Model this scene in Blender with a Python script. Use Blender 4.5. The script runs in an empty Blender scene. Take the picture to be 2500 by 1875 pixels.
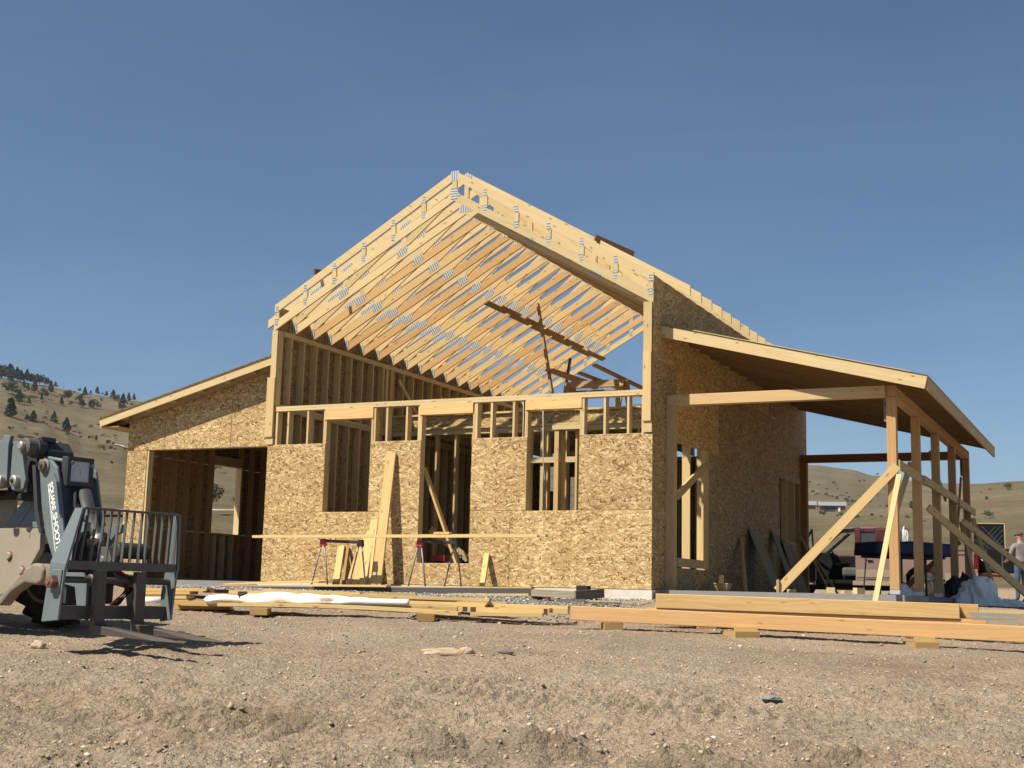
import bpy, bmesh, math, random
import numpy as np
from mathutils import Vector, Matrix, noise as mnoise
random.seed(11)
rng = np.random.default_rng(7)
S = bpy.context.scene
COL = S.collection
R = math.radians

# ---------------------------------------------------------------- camera, sky, sun, exposure
cam_d = bpy.data.cameras.new('camera'); cam = bpy.data.objects.new('camera', cam_d); COL.objects.link(cam)
CAM = Vector((14.1456, -19.3740, -0.1201))
_r, _u, _f = Vector((0.903105, 0.428773, 0.023570)), Vector((0.046715, -0.152659, 0.987174)), Vector((-0.426872, 0.890421, 0.157897))
cam.matrix_world = Matrix(((_r.x, _u.x, -_f.x, CAM.x), (_r.y, _u.y, -_f.y, CAM.y), (_r.z, _u.z, -_f.z, CAM.z), (0, 0, 0, 1)))
cam_d.sensor_width = 36.0; cam_d.sensor_fit = 'HORIZONTAL'
cam_d.lens = 36.0 * 3208.13 / 2500.0
cam_d.clip_start = 0.1; cam_d.clip_end = 20000
S.camera = cam

SUN_DIR = Vector((-0.62, -1.0, 1.55)).normalized()          # towards the sun
w = bpy.data.worlds.new('World'); S.world = w; w.use_nodes = True
nt = w.node_tree; nt.nodes.clear()
sky = nt.nodes.new('ShaderNodeTexSky'); sky.sky_type = 'NISHITA'; sky.sun_disc = False
sky.sun_elevation = math.asin(SUN_DIR.z); sky.sun_rotation = math.atan2(SUN_DIR.x, SUN_DIR.y)
sky.altitude = 1500; sky.air_density = 1.0; sky.dust_density = 2.4; sky.ozone_density = 1.6
bg = nt.nodes.new('ShaderNodeBackground'); bg.inputs['Strength'].default_value = 0.059
ow = nt.nodes.new('ShaderNodeOutputWorld')
# faint smoke-haze streaks, the same all round the sky
_tc = nt.nodes.new('ShaderNodeTexCoord'); _mp = nt.nodes.new('ShaderNodeMapping'); _mp.inputs['Scale'].default_value = (1.3, 1.3, 4.5); _mp.inputs['Rotation'].default_value = (0.25, 0.1, 0.0)
_nz = nt.nodes.new('ShaderNodeTexNoise'); _nz.inputs['Scale'].default_value = 1.6; _nz.inputs['Detail'].default_value = 6; _nz.inputs['Roughness'].default_value = .58; _nz.inputs['Distortion'].default_value = .6
_rp = nt.nodes.new('ShaderNodeValToRGB'); _rp.color_ramp.elements[0].position = .35; _rp.color_ramp.elements[1].position = .75
_rp.color_ramp.elements[0].color = (.80, .96, 1.06, 1); _rp.color_ramp.elements[1].color = (1.03, 1.12, 1.13, 1)
_mx = nt.nodes.new('ShaderNodeMixRGB'); _mx.blend_type = 'MULTIPLY'; _mx.inputs[0].default_value = 1
nt.links.new(_tc.outputs['Generated'], _mp.inputs[0]); nt.links.new(_mp.outputs[0], _nz.inputs['Vector']); nt.links.new(_nz.outputs[0], _rp.inputs[0])
nt.links.new(sky.outputs[0], _mx.inputs[1]); nt.links.new(_rp.outputs[0], _mx.inputs[2])
nt.links.new(_mx.outputs[0], bg.inputs[0]); nt.links.new(bg.outputs[0], ow.inputs[0])
sd = bpy.data.lights.new('sun', 'SUN'); sun = bpy.data.objects.new('sun', sd); COL.objects.link(sun)
sd.energy = 5.0; sd.angle = R(0.53); sd.color = (1.0, 0.905, 0.755)
sun.rotation_euler = SUN_DIR.to_track_quat('Z', 'Y').to_euler(); sun.location = (-20, -30, 40)
S.view_settings.view_transform = 'Standard'; S.view_settings.look = 'None'
S.view_settings.gamma = 1.0; S.view_settings.use_curve_mapping = False
S.view_settings.exposure = 0.60
S.render.engine = 'CYCLES'

# ---------------------------------------------------------------- materials
def new_mat(name):
    m = bpy.data.materials.new(name); m.use_nodes = True
    t = m.node_tree; t.nodes.clear()
    b = t.nodes.new('ShaderNodeBsdfPrincipled'); o = t.nodes.new('ShaderNodeOutputMaterial')
    t.links.new(b.outputs[0], o.inputs[0])
    return m, t, b
class G:
    """small node-graph helper"""
    def __init__(s, t): s.t = t
    def n(s, typ, **kw):
        nd = s.t.nodes.new('ShaderNode' + typ)
        for k, v in kw.items(): setattr(nd, k, v)
        return nd
    def put(s, sock, v):
        if isinstance(v, bpy.types.NodeSocket): s.t.links.new(v, sock)
        elif v is not None:
            try: sock.default_value = v
            except Exception: sock.default_value = (v, v, v, 1) if not hasattr(v, '__len__') else v
    def math(s, op, a, b=None, c=None, clamp=False):
        nd = s.n('Math', operation=op, use_clamp=clamp)
        s.put(nd.inputs[0], a); s.put(nd.inputs[1], b)
        if c is not None: s.put(nd.inputs[2], c)
        return nd.outputs[0]
    def mix(s, f, a, b, blend='MIX'):
        nd = s.n('MixRGB', blend_type=blend)
        s.put(nd.inputs[0], f)
        for i, v in ((1, a), (2, b)):
            if isinstance(v, bpy.types.NodeSocket): s.t.links.new(v, nd.inputs[i])
            else: nd.inputs[i].default_value = (*v[:3], 1)
        return nd.outputs[0]
    def ramp(s, f, stops):
        nd = s.n('ValToRGB'); e = nd.color_ramp.elements
        while len(e) < len(stops): e.new(0.5)
        for k, (p, c) in zip(e, stops):
            k.position = p; k.color = (*c, 1) if hasattr(c, '__len__') else (c, c, c, 1)
        s.put(nd.inputs[0], f); return nd.outputs[0]
    def uv(s): return s.n('UVMap').outputs[0]
    def obj(s): return s.n('TexCoord').outputs['Object']
    def pos(s): return s.n('NewGeometry').outputs['Position']
    def oinfo(s): return s.n('ObjectInfo')
    def map(s, v, scale=(1, 1, 1), rot=(0, 0, 0), loc=(0, 0, 0)):
        nd = s.n('Mapping'); s.put(nd.inputs[0], v)
        nd.inputs['Scale'].default_value = scale; nd.inputs['Rotation'].default_value = rot; nd.inputs['Location'].default_value = loc
        return nd.outputs[0]
    def noise(s, v, scale, detail=3, rough=0.55, dist=0.0, out=0):
        nd = s.n('TexNoise'); s.put(nd.inputs['Vector'], v); nd.inputs['Scale'].default_value = scale
        nd.inputs['Detail'].default_value = detail; nd.inputs['Roughness'].default_value = rough; nd.inputs['Distortion'].default_value = dist
        return nd.outputs[out]
    def voro(s, v, scale, feature='F1', dim='3D', rnd=1.0):
        nd = s.n('TexVoronoi', feature=feature, voronoi_dimensions=dim); s.put(nd.inputs['Vector'], v)
        nd.inputs['Scale'].default_value = scale; nd.inputs['Randomness'].default_value = rnd
        return nd
    def bump(s, h, strength, dist, bsdf):
        nd = s.n('Bump'); nd.inputs['Strength'].default_value = strength; nd.inputs['Distance'].default_value = dist
        s.put(nd.inputs['Height'], h); s.t.links.new(nd.outputs[0], bsdf.inputs['Normal'])
    def sep(s, c):
        nd = s.n('SeparateColor'); s.put(nd.inputs[0], c); return nd.outputs
    def vadd(s, a, b):
        nd = s.n('VectorMath', operation='ADD'); s.put(nd.inputs[0], a); s.put(nd.inputs[1], b); return nd.outputs[0]

def wood_mat(name, pale, dark, knot=(0.16, 0.075, 0.03), vary=0.16, rough=0.75, knots=1.0):
    m, t, b = new_mat(name); g = G(t)
    oi = g.oinfo(); off = g.math('MULTIPLY', oi.outputs['Random'], 37.0)
    comb = g.n('CombineXYZ'); g.put(comb.inputs[0], off); g.put(comb.inputs[1], off)
    uv = g.vadd(g.uv(), comb.outputs[0])
    # growth rings stretched along the board, bent round the knots
    warp = g.noise(g.map(uv, (0.9, 5, 1)), 1.0, 2, 0.5, out=1)
    wv = g.n('VectorMath', operation='SCALE'); g.put(wv.inputs[0], warp); wv.inputs[3].default_value = 0.22
    uvw = g.vadd(uv, wv.outputs[0])
    rings = g.noise(g.map(uvw, (0.55, 46, 1)), 1.0, 4, 0.62)
    fine = g.noise(g.map(uv, (6, 190, 1)), 1.0, 2, 0.6)
    blot = g.noise(g.map(uv, (0.8, 4, 1)), 1.0, 2, 0.5)
    f = g.math('ADD', g.math('MULTIPLY', rings, 0.72), g.math('MULTIPLY', fine, 0.28))
    f = g.math('ADD', f, g.math('MULTIPLY', g.math('SUBTRACT', blot, 0.5), 0.25))
    c = g.ramp(f, [(0.30, dark), (0.62, pale)])
    if knots:
        v = g.voro(g.map(uv, (2.3, 6.5, 1)), 1.0, dim='2D')
        pick = g.math('GREATER_THAN', g.sep(v.outputs['Color'])[0], 0.50)
        kf = g.ramp(v.outputs['Distance'], [(0.03, 1.0), (0.075, 0.35), (0.12, 0.0)])
        kf = g.math('MULTIPLY', kf, g.math('MULTIPLY', pick, 0.8 * knots))
        c = g.mix(kf, c, knot)
    k = g.math('ADD', 1.0 - vary, g.math('MULTIPLY', oi.outputs['Random'], 2 * vary))
    kk = g.n('CombineColor'); [g.put(kk.inputs[i], k) for i in range(3)]
    c = g.mix(1.0, c, kk.outputs[0], 'MULTIPLY')
    c = g.mix(1.0, c, oi.outputs['Color'], 'MULTIPLY')
    g.put(b.inputs['Base Color'], c); b.inputs['Roughness'].default_value = rough
    b.inputs['Specular IOR Level'].default_value = 0.25
    g.bump(f, 0.25, 0.002, b)
    return m

def osb_mat(name, dk, md, lt, marks=True):
    m, t, b = new_mat(name); g = G(t)
    oi = g.oinfo(); off = g.math('MULTIPLY', oi.outputs['Random'], 53.0)
    comb = g.n('CombineXYZ'); g.put(comb.inputs[0], off); g.put(comb.inputs[1], g.math('MULTIPLY', off, 1.7))
    uv0 = g.uv(); uv = g.vadd(uv0, comb.outputs[0])
    w1 = g.noise(g.map(uv, (9, 9, 1)), 1.0, 2, 0.5, out=1)
    wv = g.n('VectorMath', operation='SCALE'); g.put(wv.inputs[0], w1); wv.inputs[3].default_value = 0.045
    uvd = g.vadd(uv, wv.outputs[0])
    val = None; pri = None
    for i, (ang, sx, sy) in enumerate([(6, 40, 9.5), (-15, 34, 8.5), (24, 38, 10), (-38, 44, 12), (58, 52, 15), (-4, 70, 21)]):
        mp = g.map(g.map(uvd, (1, 1, 1), (0, 0, R(ang)), (i * 3.1, i * 7.7, 0)), (sx, sy, 1))
        v = g.voro(mp, 1.0, dim='2D')
        c = g.sep(v.outputs['Color'])
        edge = g.math('MULTIPLY', g.math('POWER', v.outputs['Distance'], 2.2), 0.75)
        p = g.math('SUBTRACT', c[0], g.math('MULTIPLY', v.outputs['Distance'], 0.45)); q = g.math('SUBTRACT', c[1], edge)
        if val is None: val, pri = q, p
        else:
            gt = g.math('GREATER_THAN', p, pri)
            val = g.math('ADD', g.math('MULTIPLY', gt, q), g.math('MULTIPLY', g.math('SUBTRACT', 1.0, gt), val))
            pri = g.math('MAXIMUM', p, pri)
    big = g.noise(g.map(uv, (1.1, 1.1, 1)), 1.0, 2, 0.5)
    val = g.math('ADD', val, g.math('MULTIPLY', g.math('SUBTRACT', big, 0.5), 0.35))
    c = g.ramp(val, [(-0.0, dk), (0.14, md), (0.50, md), (0.92, lt)])
    if marks:   # printed nail-line ticks
        sx = g.n('SeparateXYZ'); g.put(sx.inputs[0], uv0)
        a = g.math('ABSOLUTE', g.math('SUBTRACT', g.math('FRACT', g.math('MULTIPLY', sx.outputs[1], 1 / 0.205)), 0.5))
        d = g.math('ABSOLUTE', g.math('SUBTRACT', g.math('FRACT', g.math('MULTIPLY', sx.outputs[0], 1 / 0.305)), 0.5))
        k = g.math('MULTIPLY', g.math('LESS_THAN', a, 0.055), g.math('LESS_THAN', d, 0.085))
        nz = g.math('GREATER_THAN', g.noise(g.map(uv, (1.3, 2.1, 1)), 1.0, 1), 0.47)
        c = g.mix(g.math('MULTIPLY', g.math('MULTIPLY', k, nz), 0.75), c, (0.05, 0.025, 0.012))
    c = g.mix(1.0, c, oi.outputs['Color'], 'MULTIPLY')
    g.put(b.inputs['Base Color'], c); b.inputs['Roughness'].default_value = 0.7
    b.inputs['Specular IOR Level'].default_value = 0.3
    g.bump(pri, 0.5, 0.004, b)
    return m

def plain(name, col, rough=0.6, metal=0.0, dirt=None, dirt_amt=0.35, scale=6.0, bump=0.0, spec=0.4):
    m, t, b = new_mat(name); g = G(t)
    p = g.obj()
    n = g.noise(p, scale, 5, 0.6)
    d = dirt if dirt else tuple(x * 0.6 for x in col)
    f = g.math('MULTIPLY', g.ramp(n, [(0.40, 0.0), (0.72, 1.0)]), dirt_amt)
    g.put(b.inputs['Base Color'], g.mix(f, col, d))
    g.put(b.inputs['Roughness'], g.math('ADD', rough - 0.08, g.math('MULTIPLY', n, 0.2)))
    b.inputs['Metallic'].default_value = metal; b.inputs['Specular IOR Level'].default_value = spec
    if bump: g.bump(g.noise(p, scale * 5, 4, 0.6), bump, 0.01, b)
    return m

M = {}
M['spf'] = wood_mat('spruce_lumber', (0.57, 0.455, 0.255), (0.475, 0.355, 0.175), vary=0.09)
M['fir'] = wood_mat('fir_timber', (0.49, 0.315, 0.155), (0.395, 0.23, 0.098), vary=0.08, knots=0.6)
M['gold'] = wood_mat('yellow_timber', (0.58, 0.41, 0.20), (0.42, 0.27, 0.11), vary=0.06, knots=0.5)
M['grey_wood'] = wood_mat('weathered_wood', (0.22, 0.20, 0.165), (0.13, 0.115, 0.09), knot=(0.06, 0.05, 0.04), vary=0.12)
M['dark_wood'] = wood_mat('stained_wood', (0.16, 0.085, 0.045), (0.10, 0.05, 0.026), vary=0.12)
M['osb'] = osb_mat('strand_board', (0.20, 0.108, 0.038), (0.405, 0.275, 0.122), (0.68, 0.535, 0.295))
M['osb_shade'] = osb_mat('strand_board_shaded', (0.13, 0.065, 0.025), (0.27, 0.165, 0.07), (0.42, 0.29, 0.14), marks=False)  # darker copy of the strand board, interior shade put into its colour

def plate_mat():
    m, t, b = new_mat('galvanised_nail_plate'); g = G(t)
    uv = g.uv(); sx = g.n('SeparateXYZ'); g.put(sx.inputs[0], uv)
    st = g.math('FRACT', g.math('MULTIPLY', sx.outputs[0], 1 / 0.045))
    k = g.math('LESS_THAN', st, 0.42)
    c = g.mix(k, (0.46, 0.50, 0.52), (0.15, 0.17, 0.185))
    g.put(b.inputs['Base Color'], c); b.inputs['Metallic'].default_value = 0.35; b.inputs['Roughness'].default_value = 0.45
    return m
M['plate'] = plate_mat()
M['galv'] = plain('galvanised_steel', (0.55, 0.58, 0.60), 0.45, 0.5)
M['conc'] = plain('concrete', (0.24, 0.24, 0.238), 0.9, 0, (0.17, 0.17, 0.165), 0.5, 3.0, 0.3)
M['conc_lt'] = plain('pale_concrete', (0.62, 0.59, 0.53), 0.9, 0, (0.42, 0.39, 0.34), 0.5, 4.0, 0.3)
M['black'] = plain('black_felt', (0.02, 0.02, 0.022), 0.85)

# ---------------------------------------------------------------- mesh helpers
def fin(name, verts, faces, m, parent=None, grain=None, smooth=False, mats=None, idx=None):
    """one mesh object; grain = direction of the UV u axis"""
    me = bpy.data.meshes.new(name)
    me.from_pydata([tuple(v) for v in verts], [], faces); me.update()
    for mm in (mats or [m]): me.materials.append(mm)
    if idx is not None: me.polygons.foreach_set('material_index', idx)
    if grain is not None:
        uvl = me.uv_layers.new(name='UVMap'); gr = Vector(grain).normalized()
        for p in me.polygons:
            c = p.normal.cross(gr)
            if c.length < 0.3:
                a = Vector((0.3, 0.9, 0.2)); e1 = p.normal.cross(a).normalized(); e2 = p.normal.cross(e1)
            else: e1 = gr; e2 = c.normalized()
            for li in p.loop_indices:
                v = me.vertices[me.loops[li].vertex_index].co
                uvl.data[li].uv = (v.dot(e1), v.dot(e2))
    if smooth: me.polygons.foreach_set('use_smooth', [True] * len(me.polygons))
    o = bpy.data.objects.new(name, me); COL.objects.link(o)
    if parent is not None: o.parent = parent
    return o

def tag(o, label=None, cat=None, group=None, kind=None):
    if label: o['label'] = label
    if cat: o['category'] = cat
    if group: o['group'] = group
    if kind: o['kind'] = kind
    return o
def thing(name, label, cat, loc=(0, 0, 0), group=None, rotz=0.0):
    o = bpy.data.objects.new(name, None); COL.objects.link(o)
    o.location = loc; o.rotation_euler = (0, 0, rotz); o.empty_display_size = 0.2
    return tag(o, label, cat, group)

BOXF = [(0, 3, 2, 1), (4, 5, 6, 7), (0, 1, 5, 4), (1, 2, 6, 5), (2, 3, 7, 6), (3, 0, 4, 7)]
def box8(a, b):
    (x0, y0, z0), (x1, y1, z1) = a, b
    return [(x0, y0, z0), (x1, y0, z0), (x1, y1, z0), (x0, y1, z0), (x0, y0, z1), (x1, y0, z1), (x1, y1, z1), (x0, y1, z1)]
def box(name, a, b, m, parent=None, grain=None):
    a = tuple(min(p, q) for p, q in zip(*(a, b))) if False else a
    lo = tuple(min(p, q) for p, q in zip(a, b)); hi = tuple(max(p, q) for p, q in zip(a, b))
    if grain is None:
        d = [h - l for l, h in zip(lo, hi)]; k = d.index(max(d)); grain = [(1, 0, 0), (0, 1, 0), (0, 0, 1)][k]
    return fin(name, box8(lo, hi), BOXF, m, parent, grain)
def bar8(p0, p1, w, h, up=(0, 0, 1), w1=None, h1=None):
    p0, p1 = Vector(p0), Vector(p1); d = (p1 - p0).normalized(); up = Vector(up)
    s = d.cross(up)
    if s.length < 1e-4: s = d.cross(Vector((0, 1, 0)))
    s.normalize(); u = s.cross(d).normalized()
    w1 = w if w1 is None else w1; h1 = h if h1 is None else h1
    out = []
    for p, ww, hh in ((p0, w, h), (p1, w1, h1)):
        out += [p - s * ww / 2 - u * hh / 2, p + s * ww / 2 - u * hh / 2, p + s * ww / 2 + u * hh / 2, p - s * ww / 2 + u * hh / 2]
    return out, d
def bar(name, p0, p1, w, h, m, parent=None, up=(0, 0, 1), w1=None, h1=None):
    v, d = bar8(p0, p1, w, h, up, w1, h1)
    return fin(name, v, BOXF, m, parent, d)
def prism(name, pts, ext, m, parent=None, grain=(1, 0, 0), smooth=False):
    """closed 3D outline pushed along ext"""
    ext = Vector(ext); pts = [Vector(p) for p in pts]; n = len(pts)
    nrm = Vector((0, 0, 0))
    for i in range(n): nrm += pts[i].cross(pts[(i + 1) % n])
    if nrm.dot(ext) > 0: pts = pts[::-1]
    v = pts + [p + ext for p in pts]
    f = [tuple(range(n)), tuple(range(2 * n - 1, n - 1, -1))]
    f += [((i + 1) % n, i, i + n, (i + 1) % n + n) for i in range(n)]
    return fin(name, v, f, m, parent, grain)
def tube_v(path, r, n=10, caps=True):
    """rings along a path; r scalar or list"""
    V, F = [], []
    P = [Vector(p) for p in path]; rs = r if hasattr(r, '__len__') else [r] * len(P)
    for i, p in enumerate(P):
        d = (P[min(i + 1, len(P) - 1)] - P[max(i - 1, 0)]).normalized()
        a = Vector((0, 0, 1)) if abs(d.z) < 0.9 else Vector((1, 0, 0))
        e1 = d.cross(a).normalized(); e2 = d.cross(e1)
        for k in range(n):
            t = 2 * math.pi * k / n; V.append(p + (e1 * math.cos(t) + e2 * math.sin(t)) * rs[i])
    for i in range(len(P) - 1):
        for k in range(n):
            F.append((i * n + k, i * n + (k + 1) % n, (i + 1) * n + (k + 1) % n, (i + 1) * n + k))
    if caps:
        F.append(tuple(range(n))[::-1]); F.append(tuple((len(P) - 1) * n + k for k in range(n)))
    return V, F
def tube(name, path, r, m, parent=None, n=10, smooth=True):
    V, F = tube_v(path, r, n)
    return fin(name, V, [f[::-1] for f in F], m, parent, None, smooth)
def joined(name, parts, m, parent=None, grain=None, smooth=False):
    V, F = [], []
    for v, f in parts:
        k = len(V); V += list(v); F += [tuple(i + k for i in q) for q in f]
    return fin(name, V, F, m, parent, grain, smooth)
def lathe(name, prof, m, parent=None, n=32, axis='y', centre=(0, 0, 0), smooth=True):
    """prof = [(axial, radius)...]"""
    V, F = [], []
    c = Vector(centre)
    for a, r in prof:
        for k in range(n):
            t = 2 * math.pi * k / n
            if axis == 'y': p = Vector((r * math.cos(t), a, r * math.sin(t)))
            elif axis == 'x': p = Vector((a, r * math.cos(t), r * math.sin(t)))
            else: p = Vector((r * math.cos(t), r * math.sin(t), a))
            V.append(c + p)
    L = len(prof)
    for i in range(L - 1):
        for k in range(n): F.append((i * n + k, i * n + (k + 1) % n, (i + 1) * n + (k + 1) % n, (i + 1) * n + k))
    F.append(tuple(range(n))); F.append(tuple((L - 1) * n + k for k in range(n))[::-1])
    o = fin(name, V, F, m, parent, None, smooth)
    bm = bmesh.new(); bm.from_mesh(o.data); bmesh.ops.recalc_face_normals(bm, faces=bm.faces); bm.to_mesh(o.data); bm.free()
    return o
def dup(o, parent=None, loc=None):
    c = o.copy(); COL.objects.link(c); c.parent = parent
    if loc is not None: c.location = loc
    return c
def tint(o, v): o.color = (v, v, v, 1) if not hasattr(v, '__len__') else (*v, 1); return o
def bevel(o, wd=0.006, seg=1):
    md = o.modifiers.new('bevel', 'BEVEL'); md.width = wd; md.segments = seg; md.limit_method = 'ANGLE'; return o
M['beam_grey'] = plain('grey_primed_steel', (.075, .08, .088), .55, .1, (.05, .05, .055), .4, 2)
M['green_plastic'] = plain('green_plastic', (.04, .09, .07), .5)
M['cord'] = plain('pale_cord', (.5, .42, .3), .8)
M['shade_door'] = plain('dark_opening', (.05, .055, .06), .8)

# ---------------------------------------------------------------- terrain shape
C0 = (14.146, -19.374); FH = (-0.4325, 0.9016); RH = (0.9016, 0.4325)
TP = [(-60, -2.4), (-10, -1.95), (0, -1.55), (7, -1.06), (12, -0.70), (14, -0.59), (16.5, -0.50), (17.6, -0.46), (19, -0.27), (20, -0.18), (21, -0.15), (25, -0.13), (30, -0.06), (36, 0.0), (60, 0.3)]
_tx = np.array([a for a, b in TP], float); _tz = np.array([b for a, b in TP], float)
def ground_z(x, y):
    t = (np.asarray(x, float) - C0[0]) * FH[0] + (np.asarray(y, float) - C0[1]) * FH[1]
    return np.interp(t, _tx, _tz)
_D = np.array([0, 38, 60, 120, 200, 350, 520, 640, 900, 1500, 2500, 5000], float)
_E = [  # azimuth (deg), slope of sight at the distances above
 (-180, [0, -.02, -.02, -.01, -.005, 0, 0, 0, 0, .01, .01, .005]),
 (-110, [0, 0, 0, .01, .01, .02, .02, .02, .03, .04, .03, .01]),
 (-70, [0, 0, .02, .04, .05, .065, .10, .10, .12, .08, .05, .02]),
 (-50.1, [0, .002, .022, .045, .056, .070, .1318, .108, .152, .09, .05, .02]),
 (-47, [0, .002, .0255, .049, .058, .067, .1189, .100, .1454, .09, .05, .02]),
 (-45.5, [0, .002, .025, .049, .058, .067, .1142, .097, .1425, .085, .05, .02]),
 (-44.5, [0, .002, .025, .049, .058, .067, .1087, .094, .1400, .085, .05, .02]),
 (-43.6, [0, .002, .025, .048, .058, .067, .1040, .092, .1380, .085, .05, .02]),
 (-42.36, [0, .002, .024, .047, .057, .067, .1011, .0945, .1355, .085, .05, .02]),
 (-41.4, [0, .002, .024, .047, .056, .067, .0962, .0955, .1342, .085, .05, .02]),
 (-35, [0, .002, .022, .045, .055, .065, .085, .093, .1183, .08, .05, .02]),
 (-30, [0, .002, .021, .042, .052, .063, .076, .083, .1031, .08, .05, .02]),
 (-24.6, [0, .002, .019, .035, .045, .056, .068, .074, .088, .0993, .055, .02]),
 (-19.3, [0, .002, .016, .030, .040, .053, .064, .070, .082, .101, .06, .02]),
 (-14.9, [0, .003, .0145, .026, .036, .051, .062, .0675, .078, .1023, .06, .02]),
 (-12.5, [0, .003, .0144, .025, .036, .050, .062, .067, .077, .1009, .06, .02]),
 (-11.2, [0, .003, .0135, .024, .035, .051, .063, .067, .074, .0978, .06, .02]),
 (-10, [0, .003, .0125, .022, .034, .051, .064, .067, .071, .0927, .06, .02]),
 (-9, [0, .003, .0115, .021, .034, .052, .066, .0687, .069, .0890, .06, .02]),
 (-7.4, [0, .003, .011, .020, .034, .053, .070, .0792, .071, .0864, .06, .02]),
 (-6.2, [0, .003, .011, .020, .034, .053, .073, .0857, .076, .0860, .06, .02]),
 (-4.2, [0, .003, .0115, .021, .034, .053, .075, .0880, .080, .0860, .06, .02]),
 (-1, [0, .003, .012, .022, .035, .054, .079, .1000, .090, .09, .06, .02]),
 (12, [0, .003, .012, .022, .035, .054, .08, .1, .095, .09, .06, .02]),
 (60, [0, 0, .005, .01, .02, .03, .04, .05, .05, .05, .04, .02]),
 (110, [0, -.01, -.01, 0, .0, .01, .02, .02, .03, .03, .03, .01]),
 (180, [0, -.02, -.02, -.01, -.005, 0, 0, 0, 0, .01, .01, .005])]
_ea = np.array([a for a, e in _E]); _ez = np.array([e for a, e in _E])
def terrain_z(x, y):
    x = np.asarray(x, float); y = np.asarray(y, float)
    dx, dy = x - C0[0], y - C0[1]
    d = np.hypot(dx, dy); az = np.degrees(np.arctan2(dx, dy))
    i = np.clip(np.searchsorted(_ea, az, side='right') - 1, 0, len(_ea) - 2)
    f = np.clip((az - _ea[i]) / (_ea[i + 1] - _ea[i]), 0, 1); f = f * f * (3 - 2 * f)
    j = np.clip(np.searchsorted(_D, d, side='right') - 1, 0, len(_D) - 2)
    h = np.clip((d - _D[j]) / (_D[j + 1] - _D[j]), 0, 1)
    za = _ez * _D[None, :]
    z0 = za[i, j] * (1 - f) + za[i + 1, j] * f; z1 = za[i, j + 1] * (1 - f) + za[i + 1, j + 1] * f
    zf = z0 * (1 - h) + z1 * h - 0.12
    w = np.clip((d - 32) / 10, 0, 1); w = w * w * (3 - 2 * w)
    return ground_z(x, y) * (1 - w) + zf * w

# ---------------------------------------------------------------- the house frame
W = 7.32; L = 10.55
H = thing('timber_house', 'unfinished timber house with strand board walls, bare roof trusses, lean-to garage and open porch', 'house', (0, 0, 0))
spf, fir, osb, osbi = M['spf'], M['fir'], M['osb'], M['osb_shade']
def part(o, v=None):
    if v is not None: tint(o, v)
    return o
def rnd_tint(a=0.92, b=1.08): return random.uniform(a, b)
def wood_tint():
    k = random.random()
    if k < 0.22: return (0.95, 0.86, 0.78)
    if k < 0.4: return (1.0, 0.97, 0.90)
    return (1.02, 1.0, 0.98)

# slab and footing
fin('foundation_slab', box8((-3.60, 0.03, -0.42), (7.36, L, -0.004)), BOXF, M['conc'], H)
fin('porch_slab', box8((7.362, 0.30, -0.42), (11.04, 10.6, 0.0)), BOXF, M['conc'], H)
fin('footing', box8((-0.02, -0.05, -0.45), (7.34, 0.028, -0.008)), BOXF, M['conc_lt'], H)

# ---- sheathing: outlines in a wall plane
def sheet_xz(pts, y0, y1, m=osb, t=None, grain=(0, 0, 1)):
    o = prism('sheathing_panel', [(x, y1, z) for x, z in pts], (0, y0 - y1, 0), m, H, grain)
    tint(o, t if t is not None else rnd_tint(.89, 1.07)); bevel(o, .0075); return o
def sheet_yz(pts, x0, x1, m=osb, t=None, grain=(0, 0, 1)):
    o = prism('sheathing_panel', [(x1, y, z) for y, z in pts], (x0 - x1, 0, 0), m, H, grain)
    tint(o, t if t is not None else rnd_tint(.89, 1.07)); bevel(o, .0075); return o
def rect(a, b, c, d): return [(a, c), (b, c), (b, d), (a, d)]
g_ = 0.0008
# front wall, lower row with the tall opening cut out of the middle sheet
sheet_xz(rect(0.0, 2.44 - g_, 0.0, 1.22 - g_), 0, 0.012)
sheet_xz([(2.44 + g_, 0), (4.88 - g_, 0), (4.88 - g_, 1.22 - g_), (4.144, 1.22 - g_), (4.144, .36), (3.17, .36), (3.17, 1.22 - g_), (2.44 + g_, 1.22 - g_)], 0, 0.012)
sheet_xz(rect(4.88 + g_, W, 0.0, 1.22 - g_), 0, 0.012)
for a, b in ((0, 1.24), (2.165, 3.168), (4.142, 5.158), (6.076, W)):
    sheet_xz(rect(a, b, 1.22 + g_, 2.43), 0, 0.012)

# framing behind: plates, studs, headers, sills
FY0, FY1 = 0.0125, 0.152
def stud(x, z0, z1, y0=FY0, y1=FY1, nm='stud', w=0.038):
    return tint(box(nm, (x - w / 2, y0, z0), (x + w / 2, y1, z1), spf, H, (0, 0, 1)), wood_tint())
tint(box('bottom_plate', (0.12, FY0, 0.0), (7.17, FY1, 0.038), spf, H), 1)
box('top_plate', (0.145, FY0 - .012, 3.036), (7.17, FY1, 3.078), spf, H)
box('top_plate', (0.145, FY0 - .010, 3.081), (7.17, FY1, 3.122), spf, H)
for x in (0.17, 0.416, 0.836, 2.232, 2.474, 2.868, 4.21, 4.49, 4.897, 6.135, 6.505, 6.903, 7.148):
    stud(x, 0.04, 3.034)
for a, b, zb in ((1.202, 2.198, 2.85), (3.13, 4.146, 2.862), (5.12, 6.11, 2.87)):
    tint(box('header_beam', (a, -0.004, zb), (b, FY1, 3.034), M['gold'], H), (1.25, 1.22, 1.15))
for x, z0 in ((1.222, 1.2), (2.184, 1.2), (3.149, .36), (4.165, .36), (5.138, 1.2), (6.096, 1.2)):
    stud(x, z0, 2.86)
for x in (1.196, 3.112, 4.19, 5.1, 5.085, 6.12): stud(x - .004, 0.04, 3.034, y0=FY0 + .004)
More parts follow.
